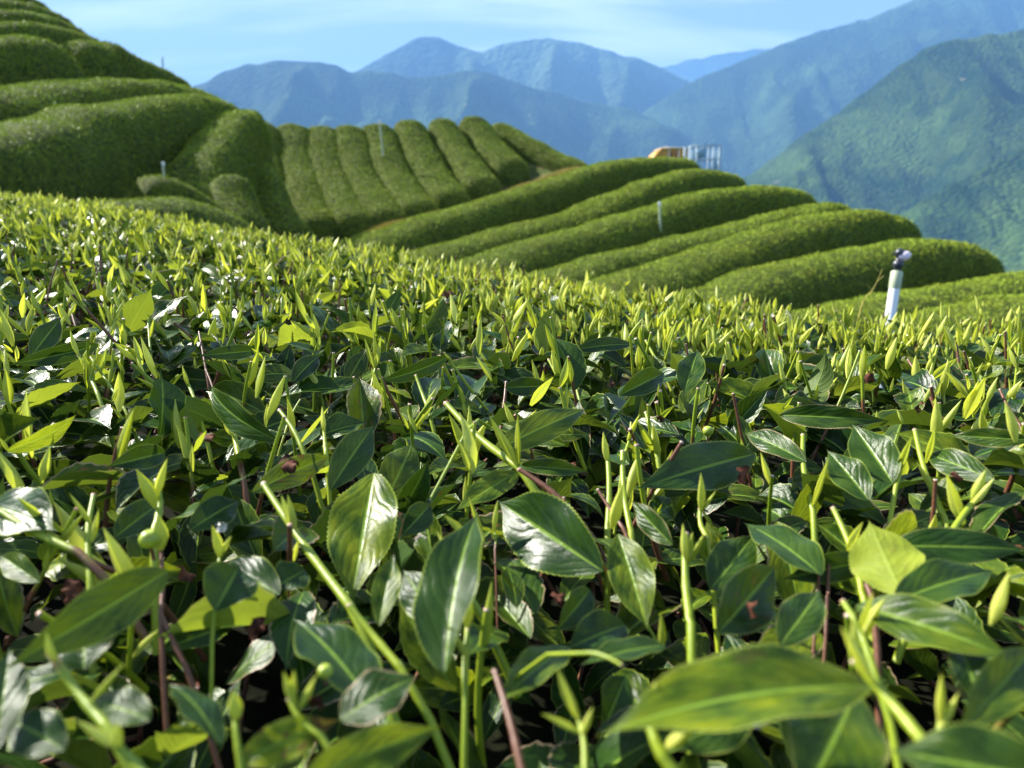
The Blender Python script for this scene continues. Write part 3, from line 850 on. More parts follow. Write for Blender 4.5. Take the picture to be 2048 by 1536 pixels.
# ---------------------------------------------------------------- leaves
def leaf_batch(base, dirv, up, L, W, fold, cup, bend, wave, twist, nt, nw, serr=0.0, cut=None, widest=0.95):
    """Vectorised leaf blades. base/dirv/up: (N,3); others (N,). nw odd lateral count. Returns V (N,nt,nw,3), luv."""
    n = len(base)
    dirv = norm(dirv); side = norm(np.cross(dirv, up)); upn = np.cross(side, dirv)
    t = np.linspace(0, 1, nt)
    ang = -bend[:, None] * t[None] ** 1.25                      # droop
    ds = L[:, None] / (nt - 1)
    ca, sa = np.cos(ang), np.sin(ang)
    fx = np.concatenate([np.zeros((n, 1)), np.cumsum((ca[:, 1:] + ca[:, :-1]) / 2 * ds, 1)], 1)
    fz = np.concatenate([np.zeros((n, 1)), np.cumsum((sa[:, 1:] + sa[:, :-1]) / 2 * ds, 1)], 1)
    mid = base[:, None] + dirv[:, None] * fx[..., None] + upn[:, None] * fz[..., None]
    nrm = upn[:, None] * ca[..., None] - dirv[:, None] * sa[..., None]
    tw = twist[:, None] * t[None]
    sd = side[:, None] * np.cos(tw)[..., None] + nrm * np.sin(tw)[..., None]
    nr = nrm * np.cos(tw)[..., None] - side[:, None] * np.sin(tw)[..., None]
    prof = np.sin(math.pi * np.clip(t, 0, 1) ** widest).clip(0) ** (0.76 + 0.7 * t ** 3)
    prof = prof * (1 - 0.25 * t ** 4)
    prof[0] = 0.03; prof[-1] = 0.02
    prof = np.broadcast_to(prof, (n, nt)).copy()
    if cut is not None:                                         # clipped tips: blunt end
        for i in np.nonzero(cut < 1)[0]:
            k = t > cut[i]
            prof[i, k] *= np.maximum(0.02, 1 - (t[k] - cut[i]) / 0.06) ** 0.5
    u = np.linspace(-1, 1, nw)
    ser = np.ones((nt, nw))
    if serr > 0:
        ser[::2, 0] += serr; ser[::2, -1] += serr
        ser[1::2, 0] -= serr; ser[1::2, -1] -= serr
    wl = (W[:, None] / 2 * prof)[..., None] * (u[None] * ser)[None]      # n,nt,nw
    au = np.abs(u)[None, None]
    hh = np.abs(wl) * np.tan(fold)[:, None, None] - cup[:, None, None] * W[:, None, None] * (au ** 2) * prof[..., None]
    phs = rng.random(n) * 6.28
    hh = hh + (wave * W)[:, None, None] * au ** 2 * np.sin(2 * math.pi * 2.3 * t[None, :, None] + phs[:, None, None] + (u > 0)[None, None] * 1.7) * prof[..., None]
    V = mid[:, :, None] + sd[:, :, None] * wl[..., None] + nr[:, :, None] * hh[..., None]
    luv = np.zeros((n, nt, nw, 3))
    luv[..., 0] = u[None, None]; luv[..., 1] = t[None, :, None]; luv[..., 2] = rng.random(n)[:, None, None]
    return V, luv

def add_leaves(acc, V, luv, var):
    n, nt, nw, _ = V.shape
    gf = grid_faces(nt, nw)[:, ::-1]      # upper side faces up
    f = (gf[None] + (np.arange(n) * nt * nw)[:, None, None]).reshape(-1, 4)
    acc.add(V.reshape(-1, 3), f, luv.reshape(-1, 3), np.repeat(var, nt * nw, 0))

def bud_batch(base, dirv, L, W, openn):
    """Rolled spear-shaped bud leaves: tapered folded blades wrapped round their axis."""
    n = len(base)
    dirv = norm(dirv)
    ref = norm(rng.normal(size=(n, 3)))
    s1 = norm(np.cross(dirv, ref)); s2 = np.cross(dirv, s1)
    nt, nw = 7, 7
    t = np.linspace(0, 1, nt)
    rad = np.array([0.30, 0.72, 1.0, 0.95, 0.72, 0.38, 0.02])
    th = np.linspace(-1, 1, nw)
    V = np.zeros((n, nt, nw, 3))
    arc = (math.pi * 0.98) * (1 - 0.55 * openn)
    bend = rng.normal(size=n) * 0.12
    for i in range(nt):
        r_ = W / 2 * rad[i] * (1 + 0.5 * openn * (t[i] < 0.9))
        a = arc[:, None] * th[None]
        c = base + dirv * (L * t[i])[:, None] + s1 * (bend * L * t[i] ** 2)[:, None]
        rr = r_[:, None] * (1 + 0.18 * np.abs(th)[None])
        V[:, i] = c[:, None] + s1[:, None] * (rr * np.cos(a))[..., None] * 1.0 + s2[:, None] * (rr * np.sin(a) * 0.8)[..., None]
    luv = np.zeros((n, nt, nw, 3))
    luv[..., 0] = th[None, None]; luv[..., 1] = t[None, :, None]; luv[..., 2] = 2.0
    return V, luv

# ---------------------------------------------------------------- hand placed leaves (base px, height factor, tip px, height factor, width px, roll, bend, fold, yellow, bright, damage, edge)
HERO = [
 (748,946,.93, 702,1212,.95, 158, 0, .12,.10, .62,.8,.0,.0),
 (1745,1372,.80, 1200,1470,.76, 200, 12,.55,.16, .60,.8,.15,.1),
 (1712,1212,.90, 2036,1322,.92, 105, -15,.35,.30, .30,.8,.1,.0),
 (1805,1188,.97, 1738,1042,1.0, 135, 180,.10,.05, .98,1.,.45,.0),
 (1775,1092,.95, 2060,1100,.96, 78, 10,.50,.12, .02,.6,.0,.2),
 (1205,1142,1.0, 996,1002,1.02, 150, 15,.20,.14, .04,.35,.0,.0),
 (890,1345,.93, 955,1026,.95, 128, -40,.35,.50, .05,.4,.0,.0),
 (1236,1068,.96, 1296,1262,.94, 100, 10,.2,.14, .45,.7,.15,.0),
 (740,1405,.95, 588,1238,.97, 150, -10,.3,.14, .05,.45,.0,.0),
 (335,1142,.88, 2,1342,.86, 112, 25,.45,.20, .20,.75,.0,.0),
 (430,1222,.95, 480,1130,.97, 110, 5,.15,.35, .05,.5,.0,.0),
 (-20,1010,.97, 112,1062,.94, 128, 10,.3,.10, .04,.4,.0,.0),
 (556,882,.96, 424,771,.93, 62, 60,.75,.20, .12,.7,.0,.1),
 (14,902,.96, 150,830,.92, 42, 55,.85,.22, .75,.9,.0,.1),
 (478,1522,.90, 680,1438,.88, 84, 10,.35,.18, .98,1.,.9,.2),
 (680,1440,.93, 836,1352,.9, 120, -20,.4,.12, .05,.5,.2,.9),
 (1345,1090,1.0, 1262,1000,.99, 50, 30,.3,.15, .1,.6,.0,.6),
 (1510,908,.99, 1272,978,.98, 108, 10,.35,.15, .04,.65,.0,.1),
 (1368,784,.98, 1396,700,.95, 52, 0,.2,.25, .15,.7,.0,.0),
 (985,905,.97, 1172,818,.94, 66, 40,.5,.15, .45,.8,.0,.1),
 (1036,944,.97, 908,1024,.96, 62, 15,.35,.18, .45,.75,.0,.0),
 (1040,932,.97, 1178,944,.97, 36, 30,.6,.25, .12,.8,.0,.6),
 (1786,966,.97, 1704,848,.98, 84, 5,.15,.22, .10,.65,.0,.0),
 (1738,1000,1.0, 1654,900,1.0, 70, 10,.2,.2, .12,.6,.0,.0),
 (1612,924,.97, 1488,866,.95, 52, 30,.4,.2, .1,.75,.0,.8),
 (1642,1150,.97, 1488,1046,.96, 112, -25,.3,.22, .12,.7,.0,.0),
 (1788,1204,.94, 1990,1142,.95, 100, -5,.3,.16, .10,.8,.0,.0),
 (1710,1385,.86, 1600,1610,.86, 205, 5,.25,.16, .22,.75,.0,.25),
 (2120,1560,.80, 1778,1500,.80, 160, 30,.3,.12, .12,.6,.0,.0),
 (1925,1455,.92, 2070,1290,.92, 95, 10,.3,.22, .30,.8,.0,.0),
 (-10,1500,.90, 20,1300,.90, 90, 10,.2,.15, .05,.5,.0,.0),
 (440,1490,.92, 335,1368,.92, 90, -40,.5,.12, .04,.35,.0,.1),
 (1436,1266,.96, 1552,1130,.96, 112, 5,.3,.16, .06,.5,.25,.3),
 (1420,1180,1.0, 1510,1068,1.0, 88, 10,.2,.2, .15,.6,.0,.0),
 (1135,1292,.95, 1000,1408,.95, 92, -10,.35,.16, .32,.6,.0,.0),
 (758,1252,.95, 788,1108,.93, 56, 0,.15,.2, .42,.8,.0,.0),
 (880,1250,1.0, 806,1140,1.0, 84, 15,.3,.15, .04,.5,.0,.0),
 (600,1560,.88, 885,1452,.88, 92, 15,.35,.2, .75,.9,.2,.2),
 (168,1340,.93, 172,1222,.92, 138, 0,.25,.30, .05,.5,.0,.4),
 (60,716,.97, 122,636,.94, 46, 10,.25,.15, .05,.75,.1,.5),
 (504,984,.97, 662,912,.97, 60, 15,.3,.18, .35,.7,.85,.3),
 (1010,775,.98, 1108,772,.97, 40, 30,.5,.15, .05,.5,.0,.3),
 (1150,700,.98, 1275,690,.97, 34, 25,.6,.15, .02,.3,.0,.2),
 (770,760,.97, 905,706,.96, 36, 55,.6,.15, .02,.4,.0,.0),
 (585,765,.97, 640,712,.95, 42, -20,.6,.15, .02,.1,.0,.4),
 (640,870,.98, 735,845,.97, 60, 0,.3,.3, .06,.5,.0,.0),
 (660,980,.98, 748,850,.95, 70, 10,.4,.3, .1,.55,.0,.1),
 (1130,890,.99, 1000,845,.99, 45, 20,.3,.2, .4,.8,.0,.0),
 (1745,1120,.99, 1560,1160,1.0, 60, 20,.3,.2, .1,.5,.0,.0),
 (1990,960,.98, 1850,905,.98, 60, 20,.3,.2, .08,.6,.0,.2),
 (2060,880,.97, 1900,870,.97, 40, 30,.5,.2, .2,.7,.0,.5),
 (1560,830,.98, 1780,842,.98, 50, 40,.6,.3, .12,.6,.0,.7),
 (1240,790,.98, 1330,745,.98, 50, 20,.4,.2, .08,.6,.0,.1),
 (860,1010,1.0, 800,1075,1.0, 60, 20,.3,.2, .06,.5,.0,.0),
 (380,1060,1.0, 480,1000,.99, 70, 15,.35,.22, .06,.5,.0,.1),
 (230,1075,1.0, 330,1000,.99, 70, 10,.35,.2, .05,.5,.0,.2),
 (330,905,.98, 210,935,.98, 52, 30,.4,.25, .06,.5,.0,.1),
 (520,700,.98, 395,712,.97, 32, 40,.7,.2, .05,.5,.0,.1),
 (200,690,.97, 15,730,.97, 40, 40,.6,.2, .05,.5,.0,.0),
 (1180,1180,1.0, 1110,1265,1.0, 62, 20,.3,.2, .04,.5,.0,.1),
 (1250,1250,1.02, 1130,1300,1.0, 90, 10,.3,.2, .04,.4,.0,.0),
 (1330,1290,.97, 1160,1330,.95, 70, 10,.3,.2, .1,.5,.0,.0),
 (80,1165,.99, 0,1110,.99, 50, 20,.4,.2, .25,.7,.0,.0),
 (560,1190,1.0, 440,1130,1.02, 90, 10,.3,.2, .02,.35,.0,.0),
 (610,1140,1.0, 545,1180,1.0, 80, 10,.3,.2, .02,.4,.0,.0),
 (1560,1290,.96, 1640,1180,.97, 84, 10,.3,.2, .12,.6,.0,.2),
 (1500,1420,.90, 1330,1500,.90, 110, 10,.3,.2, .15,.6,.0,.1),
 (1920,1290,.93, 1960,1420,.92, 84, 10,.3,.2, .08,.5,.0,.2),
 (300,1440,.93, 170,1400,.94, 90, 10,.4,.2, .1,.6,.0,.1),
 (130,1500,.92, 20,1440,.92, 100, 10,.3,.15, .04,.45,.0,.0),
]
hero_V, hero_poly = [], []
rngh = np.random.default_rng(5)
for (bu, bv, bk, tu, tv, tk, wpx, roll, bend, fold, yel, bri, dmg, edge) in HERO:
    b = Q(bu, bv, hit(bu, bv) * bk)
    t_ = Q(tu, tv, hit(tu, tv) * tk)
    if bv > tv and np.linalg.norm(t_ - b) > 0.088:       # keep real blade length
        pass
    dv = t_ - b
    Lr = np.linalg.norm(dv)
    # a tip much farther off than its length allows is pulled towards the lens
    pxl = math.hypot(bu - tu, bv - tv)
    dmid = 0.5 * (hit(bu, bv) * bk + hit(tu, tv) * tk)
    flat = pxl / F * dmid
    if Lr > flat * 1.35:
        lim = math.sqrt(max((flat * 1.35) ** 2 - flat ** 2, 0))
        db, dt_ = hit(bu, bv) * bk, hit(tu, tv) * tk
        dt2 = db + math.copysign(min(abs(dt_ - db), lim), dt_ - db)
        t_ = Q(tu, tv, dt2); dv = t_ - b; Lr = np.linalg.norm(dv)
    mid = (b + t_) / 2
    view = -mid / np.linalg.norm(mid)
    d = dv / Lr
    upv = norm((rngh.uniform(.35, .62) * view + np.array([0, 0, 0.5]) + rngh.normal(size=3) * 0.14)[None])[0]
    if roll == 180:
        upv = -view
        roll = 0
    upv = upv - d * (upv @ d); upv /= np.linalg.norm(upv)
    a = R(roll) * (1 if d[0] > 0 else -1)
    upv = upv * math.cos(a) + np.cross(d, upv) * math.sin(a)
    face = abs(upv @ view)
    W = 0.97 * wpx / F * dmid
    # start direction raised so that the droop ends on the tip
    L2 = Lr * (1 + bend * bend / 14)
    fold = fold + 0.08 + abs(rngh.normal()) * 0.14
    d0 = d * math.cos(bend * 0.44) + upv * math.sin(bend * 0.44)
    A1 = lambda x: np.array([x], float)
    V, luv = leaf_batch(b[None], d0[None], upv[None], A1(L2), A1(W), A1(fold), A1(0.06), A1(bend), A1(0.06), A1(rngh.normal() * 0.22), 61, 9, serr=0.022, widest=rngh.uniform(0.82, 1.0))
    hero_V.append((V, luv, np.array([[yel, bri, dmg, edge]])))
    pu, pvv, pd = proj(V.reshape(-1, 3))
    hero_poly.append((pu.reshape(61, 9), pvv.reshape(61, 9), pd.reshape(61, 9)))

MAT_DEAD = simple_mat('dead_leaf', (0.085, 0.030, 0.016), 0.8, 0.15, 260, 0.7)
MAT_PALE = simple_mat('dry_leaf', (0.62, 0.58, 0.52), 0.8, 0.15, 260, 0.25)
for (bu, bv, L_, k_, pale) in [(590,945,60,.94,0),(424,882,46,.95,0),(1478,968,60,.99,0),(1908,964,40,.97,0),(1846,806,34,.97,0),
        (1150,936,40,.99,0),(140,1158,60,1.0,0),(1100,1190,50,1.0,0),(1500,1225,50,.94,0),(880,590,34,.98,0),(1330,850,28,.97,0),
        (1462,1440,46,.86,1),(1528,1452,56,.86,1),(432,1062,34,.95,1),(380,1165,60,1.0,0),(1720,758,36,.98,0),(650,1410,60,.92,0),(500,1280,60,1.0,0)]:
    b = Q(bu, bv, hit(bu, bv) * k_)
    Lr = L_ / F * hit(bu, bv)
    A1 = lambda x: np.array([x], float)
    dd_ = norm(np.array([[rng.uniform(-1, 1), rng.uniform(-.5, .5), rng.uniform(-.2, 1.0)]]))
    V, luv = leaf_batch(b[None], dd_, norm(rng.normal(size=(1, 3)) + np.array([[0, -.5, 1.0]])), A1(Lr), A1(Lr * .6), A1(.3), A1(.3), A1(rng.uniform(.8, 2.4)), A1(.28), A1(rng.uniform(-2.5, 2.5)), 15, 7, serr=.08)
    a = Acc(); add_leaves(a, V - NH, luv, np.array([[0, 0, 0, 1.0]])); a.build('dead_leaf', MAT_PALE if pale else MAT_DEAD, near_hedge)

# ---------------------------------------------------------------- hand placed shoots: (cut tip px, foot px, height factor tip, foot, thickness px, brown tip, brown foot, buds [(base frac, dx px, dy px, width px)])
SH = [
 (528,970,.90, 700,1212,.92, 24, 0,.0, [(.42,-32,-62,20),(.42,-12,-72,16)]),
 (700,1212,.92, 800,1335,.97, 24, 0,.0, []),
 (893,808,.90, 1038,935,.94, 22, 0,.3, [(1.0,-8,-110,16),(1.0,-52,-100,24)]),
 (1040,940,.94, 1142,1022,1.0, 20, 1.,1., []),
 (1245,905,.94, 1262,1062,.98, 18, 0,.1, []),
 (1213,892,.94, 1215,1066,.98, 18, 0,.2, [(.2,-10,-62,18)]),
 (1606,872,.92, 1626,1022,.97, 18, 0,.0, [(.95,14,-100,16)]),
 (1667,1018,.92, 1727,1196,.96, 20, 0,.1, [(.5,18,-60,18)]),
 (1830,862,.93, 1888,1034,.98, 18, 0,.1, [(.75,-40,-62,14),(.4,16,-70,18)]),
 (990,1345,.86, 1048,1560,.90, 23, 1.,1., []),
 (838,1076,.90, 910,1152,.95, 27, .1,.0, [(1.0,-20,-88,22)]),
 (938,1145,.92, 934,1262,.94, 15, 0,.0, [(.0,4,-88,24),(.95,0,-72,24)]),
 (935,1262,.94, 930,1392,.96, 15, 0,.0, [(.45,-28,-84,20)]),
 (102,1308,.82, 214,1455,.86, 30, .6,-.3, [(.12,-26,-62,20),(.7,66,-80,16)]),
 (455,815,.95, 482,935,.99, 17, 0,.7, [(.5,-28,-40,14)]),
 (560,822,.95, 604,896,.98, 15, 0,.1, [(.9,60,-70,10)]),
 (187,992,.93, 180,1155,.98, 19, 0,.4, [(.4,-30,-72,16),(.6,30,-70,14)]),
 (314,962,.92, 308,1062,.96, 22, 0,.0, [(.55,-16,-84,30),(.35,24,-78,24)]),
 (1712,1325,.76, 1836,1470,.80, 34, .1,.1, [(.3,-70,-120,34),(.0,-24,-116,28)]),
 (1243,1330,.78, 1180,1306,.85, 14, 0,.0, []),
 (1687,1205,.84, 1738,1310,.84, 22, .1,-.1, [(.6,30,-80,18)]),
 (1733,1130,.95, 1745,1196,.99, 20, 1.,1., []),
 (1372,1070,.92, 1382,1248,.96, 26, .1,-.1, [(.35,-18,-78,22),(.35,26,-66,20),(.3,2,-64,18)]),
 (-30,1000,.93, 156,1104,.97, 24, -.2,.6, []),
 (156,1104,.97, 250,1150,1.04, 20, 1.,1., []),
 (322,1100,.93, 322,1225,.99, 15, 1.,1., [(0,6,-80,38)]),
 (322,1225,.99, 372,1335,1.05, 17, 1.,1., []),
 (1950,1000,.93, 1876,1112,.95, 21, 0,.0, [(.05,8,-70,30),(.1,30,-60,16)]),
 (1158,1440,.86, 1170,1556,.88, 20, -.2,-.2, [(.0,-52,-118,26),(.25,-74,-46,18),(.3,26,-70,20)]),
 (1880,1440,.90, 1884,1500,.92, 20, 0,.0, [(.1,-24,-126,26),(.3,26,-80,18)]),
 (1456,688,.94, 1466,808,.98, 14, 0,.6, [(.45,-8,-60,14)]),
 (1262,846,.95, 1250,905,.97, 10, 0,.0, [(.6,22,-56,14)]),
 (1292,826,.96, 1312,900,.99, 15, 0,.0, []),
 (1196,980,.97, 1246,1056,1.0, 12, 1.,1., []),
 (1128,996,.97, 1146,1024,1.0, 12, 1.,1., []),
 (1292,682,.95, 1330,746,.98, 10, 0,.1, []),
 (832,752,.96, 856,816,.98, 12, 0,.0, []),
 (1012,765,.97, 1004,830,1.0, 10, 1.,1., []),
 (372,760,.96, 402,840,.98, 12, 0,.1, [(.2,-12,-44,14)]),
 (398,664,.96, 412,740,.98, 7, .7,1., []),
 (412,740,.98, 434,815,1.0, 8, 1.,1., []),
 (132,588,.96, 156,668,.98, 7, 1.,1., []),
 (158,712,.95, 196,790,.98, 12, 0,.1, [(.0,-22,-52,14),(.2,20,-40,12),(.6,24,-70,12)]),
 (182,716,.95, 250,820,.98, 9, 0,.1, [(.3,14,-50,12)]),
 (296,640,.96, 308,770,.99, 8, 0,.7, [(.3,10,-40,10)]),
 (1098,720,.96, 1150,820,.99, 12, 0,.1, [(.4,-18,-60,16),(.1,6,-40,12)]),
 (1140,705,.96, 1162,812,.99, 8, 0,.1, []),
 (1880,745,.96, 1890,820,.99, 8, 0,.4, [(.6,-8,-70,20),(.5,16,-60,12)]),
 (1816,720,.96, 1852,772,.98, 9, 1.,1., []),
 (1640,1110,.97, 1636,1180,.99, 10, .9,.9, []),
 (1658,1118,.97, 1656,1190,.99, 10, .9,.9, []),
 (860,1000,1.0, 935,860,.97, 12, .1,.0, []),
 (2000,780,.97, 2040,850,.99, 10, .6,1., [(.3,16,-44,14)]),
 (600,800,.97, 575,850,.98, 7, 0,.1, []),
 (1400,1020,.94, 1412,1070,.98, 16, .1,.0, [(.1,-4,-90,20),(.1,26,-50,12)]),
 (1800,930,.95, 1792,972,.98, 14, 0,.0, [(.4,8,-76,20)]),
 (648,860,.96, 652,905,.98, 14, 0,.0, [(.1,-2,-50,18)]),
 (760,700,.96, 742,780,.98, 9, 0,.4, [(.5,-22,-62,14),(.5,14,-66,12),(.4,-2,-76,12)]),
 (580,1400,.86, 640,1470,.88, 22, 0,-.2, [(.2,-22,-84,24),(.3,40,-74,22),(.1,10,-80,18)]),
 (230,1490,.85, 300,1560,.86, 30, 0,-.2, [(.1,-80,-60,30),(.1,10,-70,30)]),
 (470,1440,.87, 480,1520,.9, 22, 0,-.2, [(.0,10,-66,34)]),
 (1300,1440,.80, 1360,1560,.84, 40, 0,-.3, [(.1,-6,-120,40),(.5,70,-90,40)]),
 (440,1110,.93, 432,1170,.96, 12, 0,.0, [(.1,8,-84,22),(.1,24,-50,14)]),
 (1125,1075,1.0, 1195,1115,1.0, 8, 0,.2, [(.1,-14,-44,16)]),
 (988,1060,1.0, 990,1100,1.0, 7, 0,.8, [(.1,2,-64,13)]),
]
shoot_specs = []
for (cu, cv, ck, fu, fv, fk, th, b0, b1, buds) in SH:
    dt_, df = hit(cu, cv) * ck, hit(fu, fv) * fk
    lim = 0.9 * math.hypot(cu - fu, cv - fv) / F * dt_
    df = dt_ + max(-lim, min(lim, df - dt_))
    tip = Q(cu, cv, dt_); foot = Q(fu, fv, df)
    shoot_specs.append((tip, foot, 0.54 * th / F * dt_ / 2, b0, b1, [(bf, bx, by, bw, dt_) for bf, bx, by, bw in buds]))

def shoot_mesh_parts(spec, name='shoot'):
    tip, foot, rad, b0, b1, buds = spec
    n = 17
    t = np.linspace(0, 1, n)[:, None]
    sidev = norm(rng.normal(size=(1, 3)))[0]
    path = foot * (1 - t) + tip * t + sidev * (np.sin(t * math.pi) * rad * 1.4)
    fd = norm((foot - tip)[None])[0]
    path = np.vstack([foot + fd * .030 + np.array([0, 0, -.020]), foot + fd * .014 + np.array([0, 0, -.005]), path])
    t = np.concatenate([[[0], [0]], t])
    nd1, nd2 = rng.uniform(.2, .45), rng.uniform(.6, .85)
    rr = rad * (1.2 - 0.3 * t[:, 0]) * (1 + 0.16 * np.exp(-((t[:, 0] - nd1) / 0.05) ** 2) + 0.12 * np.exp(-((t[:, 0] - nd2) / 0.04) ** 2))
    acc = Acc()
    add_tube(acc, path, rr, seg=10, brown=(b1, b0), bri=rng.uniform(.35, .8), cutcap=True)
    o = acc.build(name, MAT_SHOOT, near_hedge)
    o.data.transform(__import__('mathutils').Matrix.Translation(-Vector(NH)))
    for bf, bx, by, bw, dep in buds:
        base = tip * (1 - bf) + foot * bf
        du = np.array([bx / F * dep, 0.35 * by / F * dep * rng.uniform(-.5, .5), -by / F * dep])
        L = np.linalg.norm(du)
        V, luv = bud_batch(base[None], norm(du[None]), np.array([L]), np.array([0.70 * bw / F * dep]), np.array([rng.uniform(0, .35)]))
        ac = Acc()
        add_leaves(ac, V - NH, luv, np.array([[0, rng.uniform(.3, .9), rng.random(), 1]]))
        ac.build('bud', MAT_SHOOT, o)

# ---------------------------------------------------------------- random sprigs over the whole top of the hedge
def sprig_field():
    pts = []
    area_n = 0
    # radial zones: (r0, r1, phi range, spacing)
    cell = 0.032
    xs = np.arange(-3.6, 2.4, cell); ys = np.arange(-0.9, 5.2, cell)
    X, Y = np.meshgrid(xs, ys, indexing='ij')
    X = X + rng.uniform(-.5, .5, X.shape) * cell * 1.1; Y = Y + rng.uniform(-.5, .5, Y.shape) * cell * 1.1
    x, y = X.ravel(), Y.ravel()
    r = np.hypot(x, y); ph_ = np.arctan2(x, y)
    D = np.interp(ph_, _phi, _Dc)
    inview = (np.abs(ph_) < 0.72)
    keep = (r > 0.05) & (r < D * np.where(inview, 1.22, 1.0)) & (np.abs(ph_) < 1.9)
    keep &= inview | (rng.random(len(x)) < np.where(r < 1.2, 0.8, 0.4))
    return x[keep], y[keep]
sx, sy = sprig_field()
sz = surf(sx, sy)
ns = len(sx)
sr = np.hypot(sx, sy)
print('sprigs', ns)
P0 = np.stack([sx, sy, sz], 1)
# mature leaves per sprig
KL = 5
LB = np.repeat(P0, KL, 0)
m = len(LB)
depth = rng.random(m) ** 1.0 * 0.060
LB[:, 2] -= depth + 0.010
LB[:, :2] += rng.normal(size=(m, 2)) * 0.012
az = rng.random(m) * 2 * math.pi
el = R(22) + rng.normal(size=m) * R(24)
el = np.clip(el, R(-25), R(58))
D3 = np.stack([np.cos(az) * np.cos(el), np.sin(az) * np.cos(el), np.sin(el)], 1)
UP = norm(np.array([0, 0, 1.0]) + rng.normal(size=(m, 3)) * 0.38)
size_noise = rng.random(m)
LL = (0.026 + 0.030 * size_noise) * np.where(np.hypot(LB[:, 0], LB[:, 1]) < 0.45, 0.86, np.where(np.hypot(LB[:, 0], LB[:, 1]) > 0.65, 0.84, 1.0))
WW = LL * rng.uniform(0.36, 0.48, m)
fold = np.minimum(R(8) + np.abs(rng.normal(size=m)) * R(20), R(52))
bend = rng.normal(0.55, 0.40, m).clip(-0.2, 1.5)
cup = rng.normal(0.04, 0.05, m)
wave = np.abs(rng.normal(0, 0.05, m))
twist = rng.normal(0, 0.35, m)
yelr = np.where(rng.random(m) < 0.15, rng.random(m) * 0.5 + .4, rng.random(m) ** 2 * 0.35)
varL = np.stack([yelr, rng.random(m), (rng.random(m) < 0.10) * rng.random(m), (rng.random(m) < 0.26) * 1.0], 1)
cutL = np.where((rng.random(m) < 0.22) & (depth < 0.03), rng.uniform(0.5, 0.9, m), 1.0)
# nothing may stand right before the lens or in front of a hand placed leaf
midL = LB + D3 * (LL * 0.5)[:, None]; tipL = LB + D3 * LL[:, None]
camd = np.minimum(np.linalg.norm(midL, axis=1), np.linalg.norm(tipL, axis=1))
okL = camd > 0.115
def in_hero(pts):
    """True where a point projects onto a hand placed leaf and lies in front of it."""
    u, v, d = proj(pts)
    bad = np.zeros(len(pts), bool)
    for pu, pvv, pd in hero_poly:
        ax_, ay_ = pu[0, 4], pvv[0, 4]
        mu, mv = pu[:, 4], pvv[:, 4]
        half = np.hypot(pu[:, 0] - pu[:, 8], pvv[:, 0] - pvv[:, 8]) / 2
        sel = (u > pu.min() - 5) & (u < pu.max() + 5) & (v > pvv.min() - 5) & (v < pvv.max() + 5) & (d < pd.max() + .005) & (d > 0)
        ii = np.nonzero(sel)[0]
        if len(ii) == 0: continue
        dd = np.hypot(u[ii, None] - mu[None], v[ii, None] - mv[None])
        k = dd.argmin(1)
        hit_ = (dd[np.arange(len(ii)), k] < half[k] * 1.0 + 3) & (d[ii] < pd[k, 4] + 0.004)
        bad[ii[hit_]] = True
    return bad
for fr in (0.3, 0.55, 0.8, 1.0):
    okL &= ~in_hero(LB + D3 * (LL * fr)[:, None])
rL = np.hypot(LB[:, 0], LB[:, 1]); phL = np.arctan2(LB[:, 0], LB[:, 1])
# deep leaves far away are never seen: thin them out
okL &= ~((rL > 0.95) & (depth > 0.034))
okL &= ~((rL > 1.6) & (np.arange(m) % 5 == 0))
sel_near = okL & (rL < 0.95) & (np.abs(phL) < 0.75)
sel_mid = okL & ~sel_near & (rL < 1.7)
sel_far = okL & ~sel_near & (rL >= 1.7)
def mk(sel, nt, nw, serr):
    i = np.nonzero(sel)[0]
    V, luv = leaf_batch(LB[i], D3[i], UP[i], LL[i], WW[i], fold[i], cup[i], bend[i], wave[i], twist[i], nt, nw, serr, cutL[i])
    return i, V - NH, luv
i1, V1, U1 = mk(sel_near, 19, 7, 0.035)
# the leaves that show largest become parts of their own
pu_, pv_2, pd_ = proj(midL[i1])
inf = (pu_ > -20) & (pu_ < 2070) & (pv_2 > 420) & (pv_2 < 1560) & (pd_ > 0)
rank = np.where(inf, LL[i1] / pd_ * (1.0 - depth[i1] / 0.05), -1)
n_hero = len(hero_V)
pick = np.argsort(-rank)[:300 - n_hero]
pm = np.zeros(len(i1), bool); pm[pick] = True
stuff_acc = Acc()
add_leaves(stuff_acc, V1[~pm], U1[~pm], varL[i1[~pm]])
i2, V2, U2 = mk(sel_mid, 7, 5, 0.0)
add_leaves(stuff_acc, V2, U2, varL[i2])
i3, V3, U3 = mk(sel_far, 6, 3, 0.0)
add_leaves(stuff_acc, V3, U3, varL[i3])
fo = stuff_acc.build('foliage', MAT_LEAF, near_hedge)
fo['kind'] = 'stuff'
print('leaves near/mid/far', len(i1), len(i2), len(i3))
for V, luv, var in hero_V:
    a = Acc(); add_leaves(a, V - NH, luv, var); a.build('leaf', MAT_LEAF, near_hedge)
for k in np.nonzero(pm)[0]:
    a = Acc(); add_leaves(a, V1[k:k + 1], U1[k:k + 1], varL[i1[k]][None]); a.build('leaf', MAT_LEAF, near_hedge)

